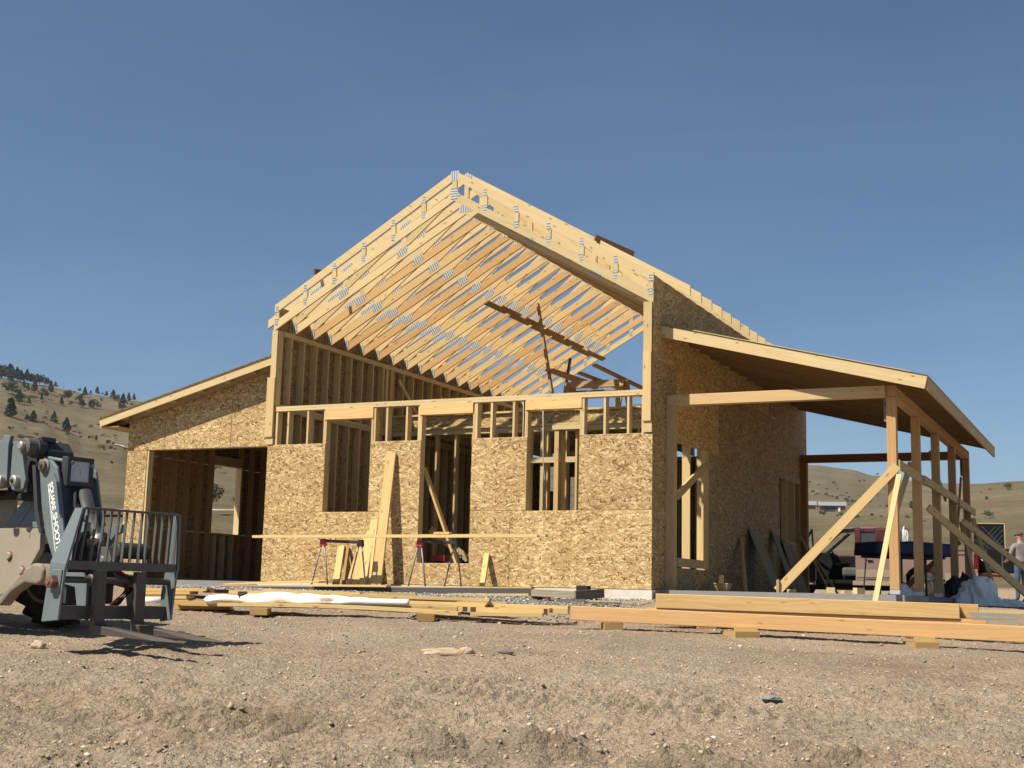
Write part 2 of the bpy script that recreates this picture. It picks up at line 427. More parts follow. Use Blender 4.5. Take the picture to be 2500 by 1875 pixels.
for a, b, z in ((1.24, 2.165, 1.20), (3.17, 4.144, .345), (5.158, 6.076, 1.20)):
    box('window_sill', (a, 0.014, z - .038), (b, FY1, z), spf, H)

# corner posts built of boards, with the proud splice board
box('corner_post', (0.0, 0.012, 0.04), (0.118, 0.152, 4.53), spf, H)
tint(box('corner_post', (-0.002, -0.028, 3.66), (0.116, 0.011, 4.53), spf, H), (.97, .95, .9))
tint(box('splice_board', (-0.048, -0.045, 2.575), (0.113, -0.006, 3.658), spf, H), (1.0, .95, .85))
box('splice_board', (-0.035, -0.02, 2.44), (0.118, 0.011, 2.57), spf, H)
box('corner_post', (7.172, 0.012, 0.04), (7.305, 0.152, 4.53), spf, H)
tint(box('corner_post', (7.160, -0.028, 3.715), (7.300, 0.011, 4.53), spf, H), (1.0, .95, .85))
tint(box('splice_board', (7.163, -0.045, 2.615), (7.296, -0.006, 3.712), spf, H), (1.02, .96, .86))
box('splice_board', (7.172, -0.02, 2.44), (7.310, 0.011, 2.61), spf, H)

# ---- long side walls
box('top_plate', (0.012, 0.155, 4.488), (0.152, L - .012, 4.528), spf, H)
box('top_plate', (0.012, 0.155, 4.446), (0.152, L - .012, 4.485), spf, H)
box('bottom_plate', (0.012, 0.155, 3.142), (0.152, L - .012, 3.180), spf, H)
box('top_plate', (0.012, 0.155, 3.102), (0.152, L - .012, 3.139), spf, H)
box('top_plate', (0.012, 0.155, 3.062), (0.152, L - .012, 3.099), spf, H)
box('bottom_plate', (0.012, 0.155, 0.0), (0.152, L - .012, 0.038), spf, H)
y = 0.366
proto_hi = tint(box('stud', (0.012, -.019, 3.182), (0.152, .019, 4.444), spf, H, (0, 0, 1)), 1)
proto_lo = tint(box('stud', (0.012, -.019, 0.040), (0.152, .019, 3.060), spf, H, (0, 0, 1)), 1)
first = True
ys = [0.386 + .4115 * k for k in range(25)]
for y in ys:
    for pr in (proto_hi, proto_lo):
        o = pr if first else dup(pr, H)
        o.location = (0, y, 0); tint(o, wood_tint())
    first = False
for yy in (3.80, 3.845, 3.985, 4.03):
    o = dup(proto_hi, H, (0, yy, 0)); tint(o, wood_tint())
# sheathing outside the left long wall
for k in range(5):
    y0 = max(0.012, k * 2.44 - 1.2); y1 = min(L, (k + 1) * 2.44 - 1.2)
    for z0, z1 in ((0, 1.22), (1.22, 2.44), (2.44, 3.66), (3.66, 5.0)):
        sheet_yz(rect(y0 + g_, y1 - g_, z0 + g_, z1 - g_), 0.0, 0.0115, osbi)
# diagonal boards nailed across the upper studs
tint(bar('diagonal_brace', (.172, 4.25, 4.28), (.172, 5.55, 3.30), .02, .09, spf, H, up=(0, 0, 1)), .95)
tint(bar('diagonal_brace', (.172, 6.1, 4.2), (.172, 7.2, 3.3), .02, .09, spf, H, up=(0, 0, 1)), .95)

# right long wall (porch side)
RX0, RX1 = 7.308, 7.32
col = [(0.0, 1.19), (1.19, 3.58), (3.58, 6.02), (6.02, 8.40), (8.40, L)]
DK = (.86, .84, .80)  # tint that puts this wall's shade into its sheets
# lowest row
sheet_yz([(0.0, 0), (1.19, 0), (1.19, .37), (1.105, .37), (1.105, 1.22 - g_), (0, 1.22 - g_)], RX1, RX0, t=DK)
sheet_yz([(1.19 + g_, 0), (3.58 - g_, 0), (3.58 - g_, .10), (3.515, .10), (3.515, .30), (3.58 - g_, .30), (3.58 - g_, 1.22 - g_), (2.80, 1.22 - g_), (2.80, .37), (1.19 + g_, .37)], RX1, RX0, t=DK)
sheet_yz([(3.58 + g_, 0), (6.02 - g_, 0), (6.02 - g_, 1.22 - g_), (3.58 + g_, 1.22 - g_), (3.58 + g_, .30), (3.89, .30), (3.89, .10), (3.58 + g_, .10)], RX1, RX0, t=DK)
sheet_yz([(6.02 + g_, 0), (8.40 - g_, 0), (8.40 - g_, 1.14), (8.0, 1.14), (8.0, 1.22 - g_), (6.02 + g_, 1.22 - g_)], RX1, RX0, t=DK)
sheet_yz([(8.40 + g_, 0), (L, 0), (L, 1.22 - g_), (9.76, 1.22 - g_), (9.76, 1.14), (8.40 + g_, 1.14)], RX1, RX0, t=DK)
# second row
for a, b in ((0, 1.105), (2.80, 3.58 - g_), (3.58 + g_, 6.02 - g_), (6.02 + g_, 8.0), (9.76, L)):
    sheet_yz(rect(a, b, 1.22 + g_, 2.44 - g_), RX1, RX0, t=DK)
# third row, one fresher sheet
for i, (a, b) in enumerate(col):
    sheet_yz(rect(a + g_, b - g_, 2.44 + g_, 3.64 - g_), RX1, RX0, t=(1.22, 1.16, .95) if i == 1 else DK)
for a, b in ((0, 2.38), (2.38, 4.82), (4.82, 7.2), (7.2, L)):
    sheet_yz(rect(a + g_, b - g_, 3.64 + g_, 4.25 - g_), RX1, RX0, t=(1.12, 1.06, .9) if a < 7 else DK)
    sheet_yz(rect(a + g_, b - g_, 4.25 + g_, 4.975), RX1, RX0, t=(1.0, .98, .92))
RS0, RS1 = 7.166, 7.306
for z in (3.06, 3.10, 4.446, 4.488):
    box('top_plate', (RS0, 0.155, z), (RS1, L - .012, z + .0375), spf, H)
box('bottom_plate', (RS0, 0.155, 0), (RS1, L - .012, .038), spf, H)
pr = tint(box('stud', (RS0, -.019, 0.040), (RS1, .019, 3.058), spf, H, (0, 0, 1)), 1); pr.location = (0, .40, 0)
pr2 = tint(box('stud', (RS0, -.019, 3.14), (RS1, .019, 4.444), spf, H, (0, 0, 1)), 1); pr2.location = (0, .40, 0)
for k in range(1, 25):
    yy = .40 + .4115 * k
    o = dup(pr2, H, (0, yy, 0)); tint(o, wood_tint())
    if 1.15 < yy < 2.6 or 8.0 < yy < 9.74 or 3.45 < yy < 3.95: continue
    o = dup(pr, H, (0, yy, 0)); tint(o, wood_tint())
for yy in (1.125, 1.955, 2.78, 8.02, 8.75, 9.40): 
    o = dup(pr, H, (0, yy, 0)); tint(o, wood_tint())
box('window_sill', (RS0, 1.145, .335), (RS1, 2.58, .372), spf, H)
box('window_sill', (RS0, 8.04, 1.10), (RS1, 9.38, 1.138), spf, H)
box('header_beam', (RS0, 1.145, 2.46), (RS1, 2.58, 2.75), M['gold'], H)
# board across the porch-side opening, low block and trimmer
tint(bar('diagonal_brace', (7.345, 1.12, 1.52), (7.345, 2.86, 2.24), .04, .14, spf, H), (1.0, .92, .78))
tint(box('blocking', (7.325, 1.12, .385), (7.365, 2.55, .525), spf, H), (1.0, .95, .82))
tint(box('trimmer', (7.322, 2.52, .385), (7.360, 2.82, 2.43), spf, H), (1.0, .93, .80))

# ---- back wall with two openings
for pts in (rect(0.0, .78, 0, 3.2), rect(.78, 1.18, 0, 2.43), rect(.78, 2.1, 3.04, 3.2), rect(1.18, 1.47, 0, 3.04), rect(1.47, 2.1, 0, .9), rect(1.47, 2.1, 2.77, 3.04), rect(2.1, 4.6, 0, 3.2), rect(4.6, 7.3, 0, 3.2)):
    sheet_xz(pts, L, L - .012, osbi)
prb = tint(box('stud', (-.019, L - .152, .04), (.019, L - .0125, 3.12), spf, H, (0, 0, 1)), 1); prb.location = (2.3, 0, 0)
for k in range(1, 12): dup(prb, H, (2.3 + .406 * k, 0, 0))
box('top_plate', (.155, L - .152, 3.122), (7.16, L - .0125, 3.2), spf, H)

# ---- loft: deck edge faced with board, joists beneath, partition under it
LY = 4.06
sheet_xz(rect(.156, 2.5, 3.215, 3.445), LY, LY + .012, osb, t=.95)
sheet_xz(rect(2.505, 4.9, 3.215, 3.445), LY, LY + .012, osb, t=.95)
sheet_xz(rect(4.905, 7.16, 3.215, 3.445), LY, LY + .012, osb, t=.95)
tint(box('rim_board', (.156, LY - .05, 3.447), (7.16, LY + .10, 3.485), spf, H), (1.0, .9, .8))
tint(box('rim_board', (.156, LY - .035, 3.17), (7.16, LY + .09, 3.212), spf, H), (1.0, .95, .85))
box('loft_deck', (.156, LY + .012, 3.415), (7.16, L - .16, 3.444), osb, H, (1, 0, 0))
for k in range(11):
    xx = .42 + .61 * k
    tint(box('floor_joist', (xx - .019, LY + .10, 3.20), (xx + .019, L - .16, 3.414), spf, H, (0, 1, 0)), wood_tint())
for xx in (.4, .81, 1.22, 1.66, 2.05, 2.6, 3.3, 3.7, 4.1, 5.6, 6.0, 6.5):
    tint(box('stud', (xx - .019, LY + .02, .04), (xx + .019, LY + .16, 3.06), spf, H, (0, 0, 1)), (.9, .85, .78))
box('top_plate', (.156, LY + .02, 3.063), (7.16, LY + .16, 3.167), spf, H)
# inner partition seen through the right window
for x, y0 in ((5.12, 1.5), (5.40, 1.5)):
    tint(box('stud', (x - .019, y0, .04), (x + .019, y0 + .14, 2.72), spf, H, (0, 0, 1)), (1.0, .92, .8))
tint(box('stud', (5.02, 1.42, .04), (5.10, 1.495, 2.72), spf, H, (0, 0, 1)), (1.0, .92, .8))
box('top_plate', (4.98, 1.40, 2.722), (5.60, 1.64, 2.80), spf, H)
tint(box('blocking', (3.95, 2.42, 2.26), (5.38, 2.46, 2.36), spf, H), .9)
for x in (4.05, 4.32): tint(box('stud', (x - .03, 2.46, .04), (x + .03, 2.60, 2.9), spf, H, (0, 0, 1)), .85)
# brace inside the tall front opening and boards on the floor behind it
tint(bar('diagonal_brace', (3.12, .23, 1.98), (3.85, .20, .30), .04, .11, spf, H, up=(0, 1, 0)), (.95, .8, .6))
tint(bar('diagonal_brace', (3.1, .55, .95), (3.75, .75, .45), .04, .12, spf, H), (.8, .72, .6))

# ---- trestle and loose boards on the loft floor
def loft_board(a, b, w=.04, h=.10, m=M['grey_wood'], v=(1.7, 1.35, 1.0)):
    o = bar('loft_board', a, b, w, h, m, H); tint(o, v); return o
TB = (2.0, 1.45, .95)
tint(box('trestle_beam', (3.60, 5.40, 4.12), (4.72, 5.50, 4.26), M['grey_wood'], H), TB)
tint(box('trestle_beam', (3.62, 5.62, 4.05), (4.72, 5.66, 4.10), M['grey_wood'], H), TB)
for x in (3.57, 4.76):
    tint(bar('trestle_leg', (x - .03, 5.45, 4.25), (x - .08, 5.25, 3.45), .12, .06, M['grey_wood'], H, up=(0, 1, 0)), TB)
    tint(bar('trestle_leg', (x + .03, 5.5, 4.25), (x + .08, 5.75, 3.45), .12, .06, M['grey_wood'], H, up=(0, 1, 0)), TB)
loft_board((4.40, 4.75, 4.46), (5.05, 6.9, 4.10), .10, .05, v=TB)
loft_board((4.02, 4.9, 4.34), (4.32, 6.4, 4.24), .10, .05, v=TB)
loft_board((3.26, 5.0, 4.46), (3.70, 6.6, 4.30), .12, .05, v=TB)
loft_board((3.36, 5.0, 4.46), (3.92, 6.4, 4.29), .07, .05, v=TB)
loft_board((5.0, 5.2, 3.9), (6.6, 5.2, 3.9), .04, .12, v=TB)
loft_board((5.0, 5.3, 3.62), (6.6, 5.3, 3.62), .04, .16, v=TB)
tint(bar('diagonal_brace', (2.93, 5.18, 5.92), (3.46, 5.05, 3.45), .04, .10, M['grey_wood'], H, up=(0, 1, 0)), TB)
bar('diagonal_brace', (2.62, 7.7, 5.2), (2.48, 7.4, 3.46), .04, .08, M['dark_wood'], H, up=(0, 1, 0))
# short lateral boards nailed in a row under the trusses
lat = [(2.33, 4.05, 4.80), (2.37, 4.62, 5.36), (2.31, 5.25, 6.02), (2.36, 5.85, 6.62), (2.29, 6.45, 7.24), (2.33, 7.05, 7.82), (2.26, 7.65, 8.42), (2.31, 8.25, 9.02), (2.24, 8.86, 9.72), (2.28, 9.55, 10.5)]
for i, (x, a, b) in enumerate(lat):
    z = 6.49 - .5569 * (3.66 - x) - .022
    tint(bar('lateral_brace', (x, a - .1, z), (x, b + .12, z), .12, .032, M['grey_wood'], H, up=Vector((-.4866, 0, .8736))), (1.55, 1.15, .75))

# ---- roof trusses: top chord pair > bottom chords, webs, nail plates
def chord_pts(x0, x1, zt, h, slope, y):
    f = lambda x: zt - slope * abs(x - 3.66)
    return [(x0, y, f(x0)), (x1, y, f(x1)), (x1, y, f(x1) - h), (x0, y, f(x0) - h)]
def make_truss(y, apex, s_t, h_t, bapex, s_b, h_b, ov, kind):
    th = .038; y0 = y - th / 2; E = (0, th, 0)
    V, F = [], []
    for sgn in (-1, 1):
        xe = 3.66 + sgn * (3.66 + ov)
        p = chord_pts(3.66, xe, apex, h_t, s_t, y0)
        q = [Vector(a) for a in p]
        k = len(V); V += q + [a + Vector(E) for a in q]
        fc = [(0, 1, 2, 3), (7, 6, 5, 4), (0, 4, 5, 1), (1, 5, 6, 2), (2, 6, 7, 3), (3, 7, 4, 0)]
        if sgn < 0: fc = [f[::-1] for f in fc]
        F += [tuple(i + k for i in f) for f in fc]
    ft = lambda x: apex - s_t * abs(x - 3.66); fb = lambda x: bapex - s_b * abs(x - 3.66)
    o = fin('roof_truss', V, F, spf, H, (1, 0, -.55))
    def ch(name, pts, grain, ofs=0.0, m=spf):
        pr_ = prism(name, [(x, y0 + ofs, z) for x, z in pts], E, m, o, grain); return pr_
    for sgn in (-1, 1):
        xe = 3.66 + sgn * (3.66 - .005)
        ch('bottom_chord', [(3.66 + sgn * .001, fb(3.66)), (xe, fb(xe)), (xe, fb(xe) - h_b), (3.66 + sgn * .001, fb(3.66) - h_b)], (1, 0, -.5 * sgn))
    plates = []
    hw = .019
    def web(x): ch('web', [(x - .044, fb(x) + .001), (x + .044, fb(x) + .001), (x + .044, ft(x) - h_t - .001), (x - .044, ft(x) - h_t - .001)], (0, 0, 1))
    if kind == 'gable':
        for k in range(-6, 7):
            x = 3.66 + .61 * k * .985
            if k == 0: x = 3.66
            web(x)
            if k == 0:
                plates += [(x, ft(x) - h_t * .55, .15, .17, 0), (x, fb(x) - h_b * .25, .13, .20, 1)]
            else:
                plates += [(x, ft(x) - h_t * .75, .062, .13, 1), (x, fb(x) - .03, .062, .13, 1)]
    else:
        web(3.66)
        plates += [(3.66, fb(3.66) - .07, .26, .12, 0), (3.66, ft(3.66) - .1, .2, .13, 0)]
        for sgn in (-1, 1):
            pr_ = [0.10, 1.25, 2.45, 3.50]
            for d in (1.25, 2.45, 3.55): web(3.66 + sgn * d)
            for a, b in ((0.22, 1.20), (1.32, 2.40), (2.52, 3.46)):
                xa, xb = 3.66 + sgn * a, 3.66 + sgn * b
                za = ft(xa) - h_t + .0; zb = fb(xb) + .0
                n_ = Vector((xb - xa, 0, zb - za)).normalized(); up = Vector((-n_.z, 0, n_.x));
                if up.z < 0: up = -up
                A = Vector((xa, 0, za)) - up * .045; B = Vector((xb, 0, zb)) + up * .07
                c4 = [A + up * .062, B + up * .062, B - up * .062, A - up * .062]
                ch('web', [(p.x, p.z) for p in c4], n_, ofs=.0006)
            for d, wd, hh in ((1.27, .20, .145), (2.47, .20, .145)):
                x = 3.66 + sgn * d; plates.append((x, fb(x) - .03, wd, hh, 2 * sgn))
            for d, wd, hh in ((1.22, .20, .10), (2.42, .20, .10)):
                x = 3.66 + sgn * d; plates.append((x, ft(x) - h_t + .02, wd, hh, 2 * sgn))
            x = 3.66 + sgn * 3.05; plates.append((x, ft(x) - h_t + .03, .30, .09, 2 * sgn))
            x = 3.66 + sgn * 3.52; plates.append((x, fb(x) - .02, .11, .16, 0))
    for x, z, wd, hh, rot in plates:
        vs = []
        sl = 0
        if abs(rot) == 2: sl = -s_b * (1 if rot > 0 else -1)
        for dx, dz in ((-wd / 2, -hh / 2), (wd / 2, -hh / 2), (wd / 2, hh / 2), (-wd / 2, hh / 2)):
            vs.append((x + dx, y0 - .0005, z + dz + sl * dx))
        pl = prism('nail_plate', vs, (0, -.0018, 0), M['plate'], o, (0, 0, 1) if rot == 1 else (1, 0, sl))
    return o
make_truss(.019, 7.132, .580, .160, 6.755, .565, .160, -.002, 'gable')
def truss_tree_copy(src, y):
    c = src.copy(); COL.objects.link(c); c.parent = H; c.location = (0, y, 0)
    v = random.choice([(.95, .86, .75), (.83, .66, .52), (.90, .75, .62), (.98, .90, .80), (.85, .69, .55)])
    for k, ch_ in enumerate(src.children):
        d = ch_.copy(); COL.objects.link(d); d.parent = c
        if d.name.startswith('bottom_chord'): tint(d, v)
        elif d.name.startswith('nail_plate'): pass
        else: tint(d, random.choice([(1.05, 1.02, .98), (1.1, 1.05, .98), (.98, .9, .84)]))
    return c
proto = make_truss(0.0, 7.235, .578, .162, 6.645, .5569, .162, .46, 'scissor')
proto.location = (0, .472, 0)
for k in range(1, 17): truss_tree_copy(proto, .472 + .588 * k)
back = make_truss(10.47, 7.235, .578, .14, 6.635, .5569, .145, .46, 'gable')
for o_, v in ((proto, 1),): tint(o_, 1.02)
# loose blocks left on the roof
tint(bar('roof_cleat', (6.14, .40, 5.80), (6.62, .95, 5.60), .05, .09, M['dark_wood'], H), 1.2)
tint(bar('roof_cleat', (.62, .30, 5.66), (.80, .95, 5.74), .05, .09, M['dark_wood'], H), 1.1)

# ---- lean-to garage on the left
LX = -3.53; LW = .32
sl = .2545; lz = lambda x: 4.058 + sl * x             # top of the fascia
wt = lambda x: lz(x) - .16
sheet_xz([(LX, 0), (-3.04, 0), (-3.04, 2.445), (LX, 2.445)], LW, LW + .012)
sheet_xz([(LX, 2.449), (-2.64, 2.449), (-2.64, wt(-2.64)), (LX, wt(LX))], LW, LW + .012)
sheet_xz([(-2.636, 2.449), (-1.08, 2.449), (-1.08, wt(-1.08)), (-2.636, wt(-2.636))], LW, LW + .012)
sheet_xz([(-1.076, 2.449), (-.014, 2.449), (-.014, 3.655), (-1.0, 3.655), (-1.076, wt(-1.076))], LW, LW + .012)
sheet_xz([(-.99, 3.66), (-.014, 3.66), (-.014, wt(-.014))], LW, LW + .012)
box('header_beam', (-3.2, LW + .013, 2.45), (-.014, LW + .15, 2.74), M['gold'], H)
for x in (-3.02, -3.06, -3.48): box('stud', (x - .019, LW + .0125, 0.0), (x + .019, LW + .152, 2.448), spf, H, (0, 0, 1))
# outer long wall of the lean-to
for pts in (rect(.335, 2.82, 0, 1.0), rect(2.82, 3.78, 0, 1.0), rect(3.78, 6.4, 0, 1.0), rect(.335, 2.82, 1.004, 2.42), rect(3.78, 6.4, 1.004, 2.42), rect(.335, 2.82, 2.424, 2.98), rect(2.82, 6.4, 2.424, 2.98), rect(6.404, L, 0, 1.4), rect(6.404, L, 1.404, 2.98)):
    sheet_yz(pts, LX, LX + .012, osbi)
prl = tint(box('stud', (LX + .0125, -.019, .04), (LX + .152, .019, 2.9), fir, H, (0, 0, 1)), .8); prl.location = (0, .80, 0)  # darkened fir, the garage shade is put into the stud colour
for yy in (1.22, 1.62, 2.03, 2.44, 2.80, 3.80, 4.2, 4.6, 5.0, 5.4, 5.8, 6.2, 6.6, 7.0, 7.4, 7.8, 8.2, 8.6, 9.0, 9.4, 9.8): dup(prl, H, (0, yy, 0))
for yy in (3.0, 3.3, 3.6):
    box('stud', (LX + .0125, yy - .019, .04), (LX + .152, yy + .019, .96), spf, H, (0, 0, 1))
box('window_sill', (LX + .0125, 2.83, .962), (LX + .152, 3.77, 1.0), spf, H)
box('header_beam', (LX + .0125, 2.83, 2.425), (LX + .152, 3.77, 2.62), spf, H)
box('trimmer', (LX + .0125, 3.74, 1.002), (LX + .152, 3.778, 2.42), spf, H)
box('bottom_plate', (LX + .0125, .335, 0), (LX + .152, L - .012, .038), spf, H)
box('top_plate', (LX + .0125, .335, 2.90), (LX + .152, L - .012, 2.975), spf, H)
sheet_xz([(LX + .16, 0), (-.02, 0), (-.02, wt(-.02) - .02), (LX + .16, wt(LX + .16) - .02)], L, L - .012, osbi)
# roof of the lean-to
prism('fascia_board', [(-4.006, 0, lz(-4.006)), (-.0135, 0, lz(-.0135)), (-.0135, 0, lz(-.0135) - .152), (-3.965, 0, lz(-3.965) - .150)], (0, .038, 0), spf, H, (1, 0, sl))
prism('roof_deck', [(-4.03, -.02, lz(-4.03) + .003), (-.0135, -.02, lz(-.0135) + .003), (-.0135, -.02, lz(-.0135) + .016), (-4.03, -.02, lz(-4.03) + .016)], (0, L + .1, 0), osbi, H, (0, 1, 0))
prism('roofing_felt', [(-4.035, -.022, lz(-4.035) + .0165), (-.0135, -.022, lz(-.0135) + .0165), (-.0135, -.022, lz(-.0135) + .021), (-4.035, -.022, lz(-4.035) + .021)], (0, L + .1, 0), M['black'], H, (0, 1, 0))
for k in range(18):
    yy = .36 + .6 * k
    prism('rafter', [(-3.97, yy, lz(-3.97) - .004), (-.0135, yy, lz(-.0135) - .004), (-.0135, yy, lz(-.0135) - .148), (-3.97, yy, lz(-3.97) - .148)], (0, .038, 0), spf, H, (1, 0, sl))
for x in (-3.62, -3.034, -2.446, -1.81, -1.21, -.63):
    prism('lookout', [(x, .039, lz(x) - .006), (x + .09, .039, lz(x + .09) - .006), (x + .09, .039, lz(x + .09) - .10), (x, .039, lz(x) - .10)], (0, .28, 0), spf, H, (0, 1, 0))
tint(prism('fascia_board', [(-4.006, .039, lz(-4.006)), (-3.97, .039, lz(-3.97)), (-3.97, .039, lz(-4.006) - .16), (-4.006, .039, lz(-4.006) - .16)], (0, L, 0), spf, H, (0, 1, 0)), .95)
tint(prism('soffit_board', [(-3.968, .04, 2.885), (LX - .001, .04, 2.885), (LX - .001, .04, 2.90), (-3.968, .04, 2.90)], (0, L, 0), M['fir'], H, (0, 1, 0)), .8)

# ---- porch on the right
PX0, PX1 = 10.772, 10.910
for i, y in enumerate((.70, 3.01, 5.30, 7.59, 9.91)):
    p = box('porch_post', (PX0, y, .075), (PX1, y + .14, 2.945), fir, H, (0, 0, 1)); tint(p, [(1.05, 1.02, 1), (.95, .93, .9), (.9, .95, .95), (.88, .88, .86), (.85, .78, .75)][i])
    bevel(p, .006)
    b_ = joined('post_base', [(box8((PX0 - .004, y - .004, .012), (PX1 + .004, y + .144, .074)), BOXF), (box8((PX0 + .03, y + .03, 0), (PX0 + .06, y + .11, .0115)), BOXF), (box8((PX1 - .06, y + .03, 0), (PX1 - .03, y + .11, .0115)), BOXF)], M['galv'], p)
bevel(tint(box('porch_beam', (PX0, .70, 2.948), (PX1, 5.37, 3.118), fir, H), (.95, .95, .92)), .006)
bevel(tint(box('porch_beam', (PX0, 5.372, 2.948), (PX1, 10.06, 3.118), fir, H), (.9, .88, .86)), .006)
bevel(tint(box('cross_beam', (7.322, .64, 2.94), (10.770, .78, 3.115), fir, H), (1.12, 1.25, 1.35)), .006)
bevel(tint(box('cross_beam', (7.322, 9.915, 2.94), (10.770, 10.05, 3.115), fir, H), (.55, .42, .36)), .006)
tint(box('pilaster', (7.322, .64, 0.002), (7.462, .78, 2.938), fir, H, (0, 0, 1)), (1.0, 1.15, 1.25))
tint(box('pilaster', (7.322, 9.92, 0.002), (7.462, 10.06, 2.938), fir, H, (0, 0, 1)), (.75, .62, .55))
box('post_cleat', (PX0 - .042, .74, 2.58), (PX0 - .002, .83, 2.945), M['grey_wood'], H)
box('post_cleat', (PX0 - .042, 9.93, 2.60), (PX0 - .002, 10.03, 2.945), M['dark_wood'], H)
ps = -.2508; pz = lambda x: 4.200 + ps * (x - 7.322)
prism('fascia_board', [(7.322, .35, pz(7.322)), (11.426, .35, pz(11.426)), (11.385, .35, pz(11.385) - .188), (7.322, .35, pz(7.322) - .176)], (0, .038, 0), spf, H, (1, 0, ps))
tint(prism('fascia_board', [(11.390, .389, pz(11.390) - .003), (11.428, .389, pz(11.428) - .003), (11.428, .389, pz(11.428) - .19), (11.390, .389, pz(11.390) - .19)], (0, 9.69, 0), spf, H, (0, 1, 0)), (.97, .94, .9))
prism('roof_deck', [(7.322, .36, pz(7.322) + .002), (11.43, .36, pz(11.43) + .002), (11.43, .36, pz(11.43) + .016), (7.322, .36, pz(7.322) + .016)], (0, 9.75, 0), spf, H, (1, 0, ps))
prism('roofing_felt', [(7.322, .345, pz(7.322) + .0165), (11.435, .345, pz(11.435) + .0165), (11.435, .345, pz(11.435) + .021), (7.322, .345, pz(7.322) + .021)], (0, 9.77, 0), M['black'], H, (0, 1, 0))
prism('roof_deck', [(7.86, .335, pz(7.86) + .0215), (11.2, .335, pz(11.2) + .0215), (11.2, .335, pz(11.2) + .034), (7.86, .335, pz(7.86) + .034)], (0, .9, 0), M['spf'], H, (1, 0, ps))
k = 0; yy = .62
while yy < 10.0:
    tint(prism('rafter', [(7.322, yy, pz(7.322) - .001), (11.388, yy, pz(11.388) - .001), (11.388, yy, pz(11.388) - .075), (7.322, yy, pz(7.322) - .075)], (0, .038, 0), fir, H, (1, 0, ps)), random.uniform(.5, .62))  # low tint paints the shade under the porch roof into the rafters
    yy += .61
# temporary braces on the porch posts
sb = lambda n, a, b, w_, h_, up=(0, 0, 1), v=(1, .95, .88): tint(bar(n, a, b, w_, h_, spf, H, up=up), v)
sb('diagonal_brace', (10.92, .676, 1.90), (9.18, .36, .02), .135, .036, (0, 1, 0), (1.0, .9, .78))
sb('diagonal_brace', (10.955, .60, 1.76), (10.72, -.22, -.10), .075, .036, (0, 1, 0), (1.15, 1.12, 1.0))
for n_, (a, b, z) in enumerate(((.74, 3.55, 1.93), (3.02, 5.66, 1.90), (5.28, 7.98, 1.92), (7.60, 10.3, 1.86))):
    sb('girt', (10.931 + .038 * (n_ % 2), a, z), (10.931 + .038 * (n_ % 2), b - .04, z - .03), .036, .135, v=(.82, .80, .74))
sb('diagonal_brace', (11.0, 3.16, 1.46), (12.825, 4.948, -0.376), .036, .12, v=(.95, .92, .84))
sb('diagonal_brace', (11.0, 7.72, 1.50), (12.982, 10.015, -0.187), .036, .12, v=(.9, .88, .8))
sb('diagonal_brace', (10.74, 9.95, 2.55), (10.72, 8.2, .02), .036, .09, v=(.6, .5, .42))
sb('diagonal_brace', (10.74, 5.4, 2.6), (10.74, 7.4, 1.9), .036, .09, v=(.6, .55, .48))
sb('diagonal_brace', (10.75, 3.1, 2.2), (10.35, 3.05, .9), .09, .036, (0, 1, 0), v=(.8, .82, .80))
sb('diagonal_brace', (10.95, 7.65, 1.1), (9.6, 8.2, .02), .036, .11, v=(.6, .5, .4))
sb('diagonal_brace', (10.95, 10.0, 1.7), (11.35, 10.3, .0), .036, .09, v=(.75, .7, .62))
sb('diagonal_brace', (10.95, 8.0, 1.5), (11.2, 8.3, .0), .036, .09, v=(.7, .65, .58))

# ---------------------------------------------------------------- ground, hills
def vnoise(x, y, seed=0):
    """value noise, numpy"""
    xi = np.floor(x).astype(np.int64); yi = np.floor(y).astype(np.int64)
    xf, yf = x - xi, y - yi
    def h(a, b):
        n = (a * 374761393 + b * 668265263 + seed * 974634777) & 0xffffffff
        n = ((n ^ (n >> 13)) * 1274126177) & 0xffffffff
        return ((n ^ (n >> 16)) & 0xffff) / 65535.0
    u = xf * xf * xf * (xf * (xf * 6 - 15) + 10); v = yf * yf * yf * (yf * (yf * 6 - 15) + 10)
    a = h(xi, yi) * (1 - u) + h(xi + 1, yi) * u; b = h(xi, yi + 1) * (1 - u) + h(xi + 1, yi + 1) * u
    return a * (1 - v) + b * v - 0.5
def fbm(x, y, oct=4, seed=0, gain=.5):
    s = 0; a = 1.0; f = 1.0
    for i in range(oct):
        c, sn = math.cos(1.1 * i), math.sin(1.1 * i)
        s = s + a * vnoise((x * c - y * sn) * f + 17.3 * i, (x * sn + y * c) * f - 9.1 * i, seed + i); a *= gain; f *= 2.03
    return s
def sstep(a, b, x):
    t = np.clip((x - a) / (b - a), 0, 1); return t * t * (3 - 2 * t)
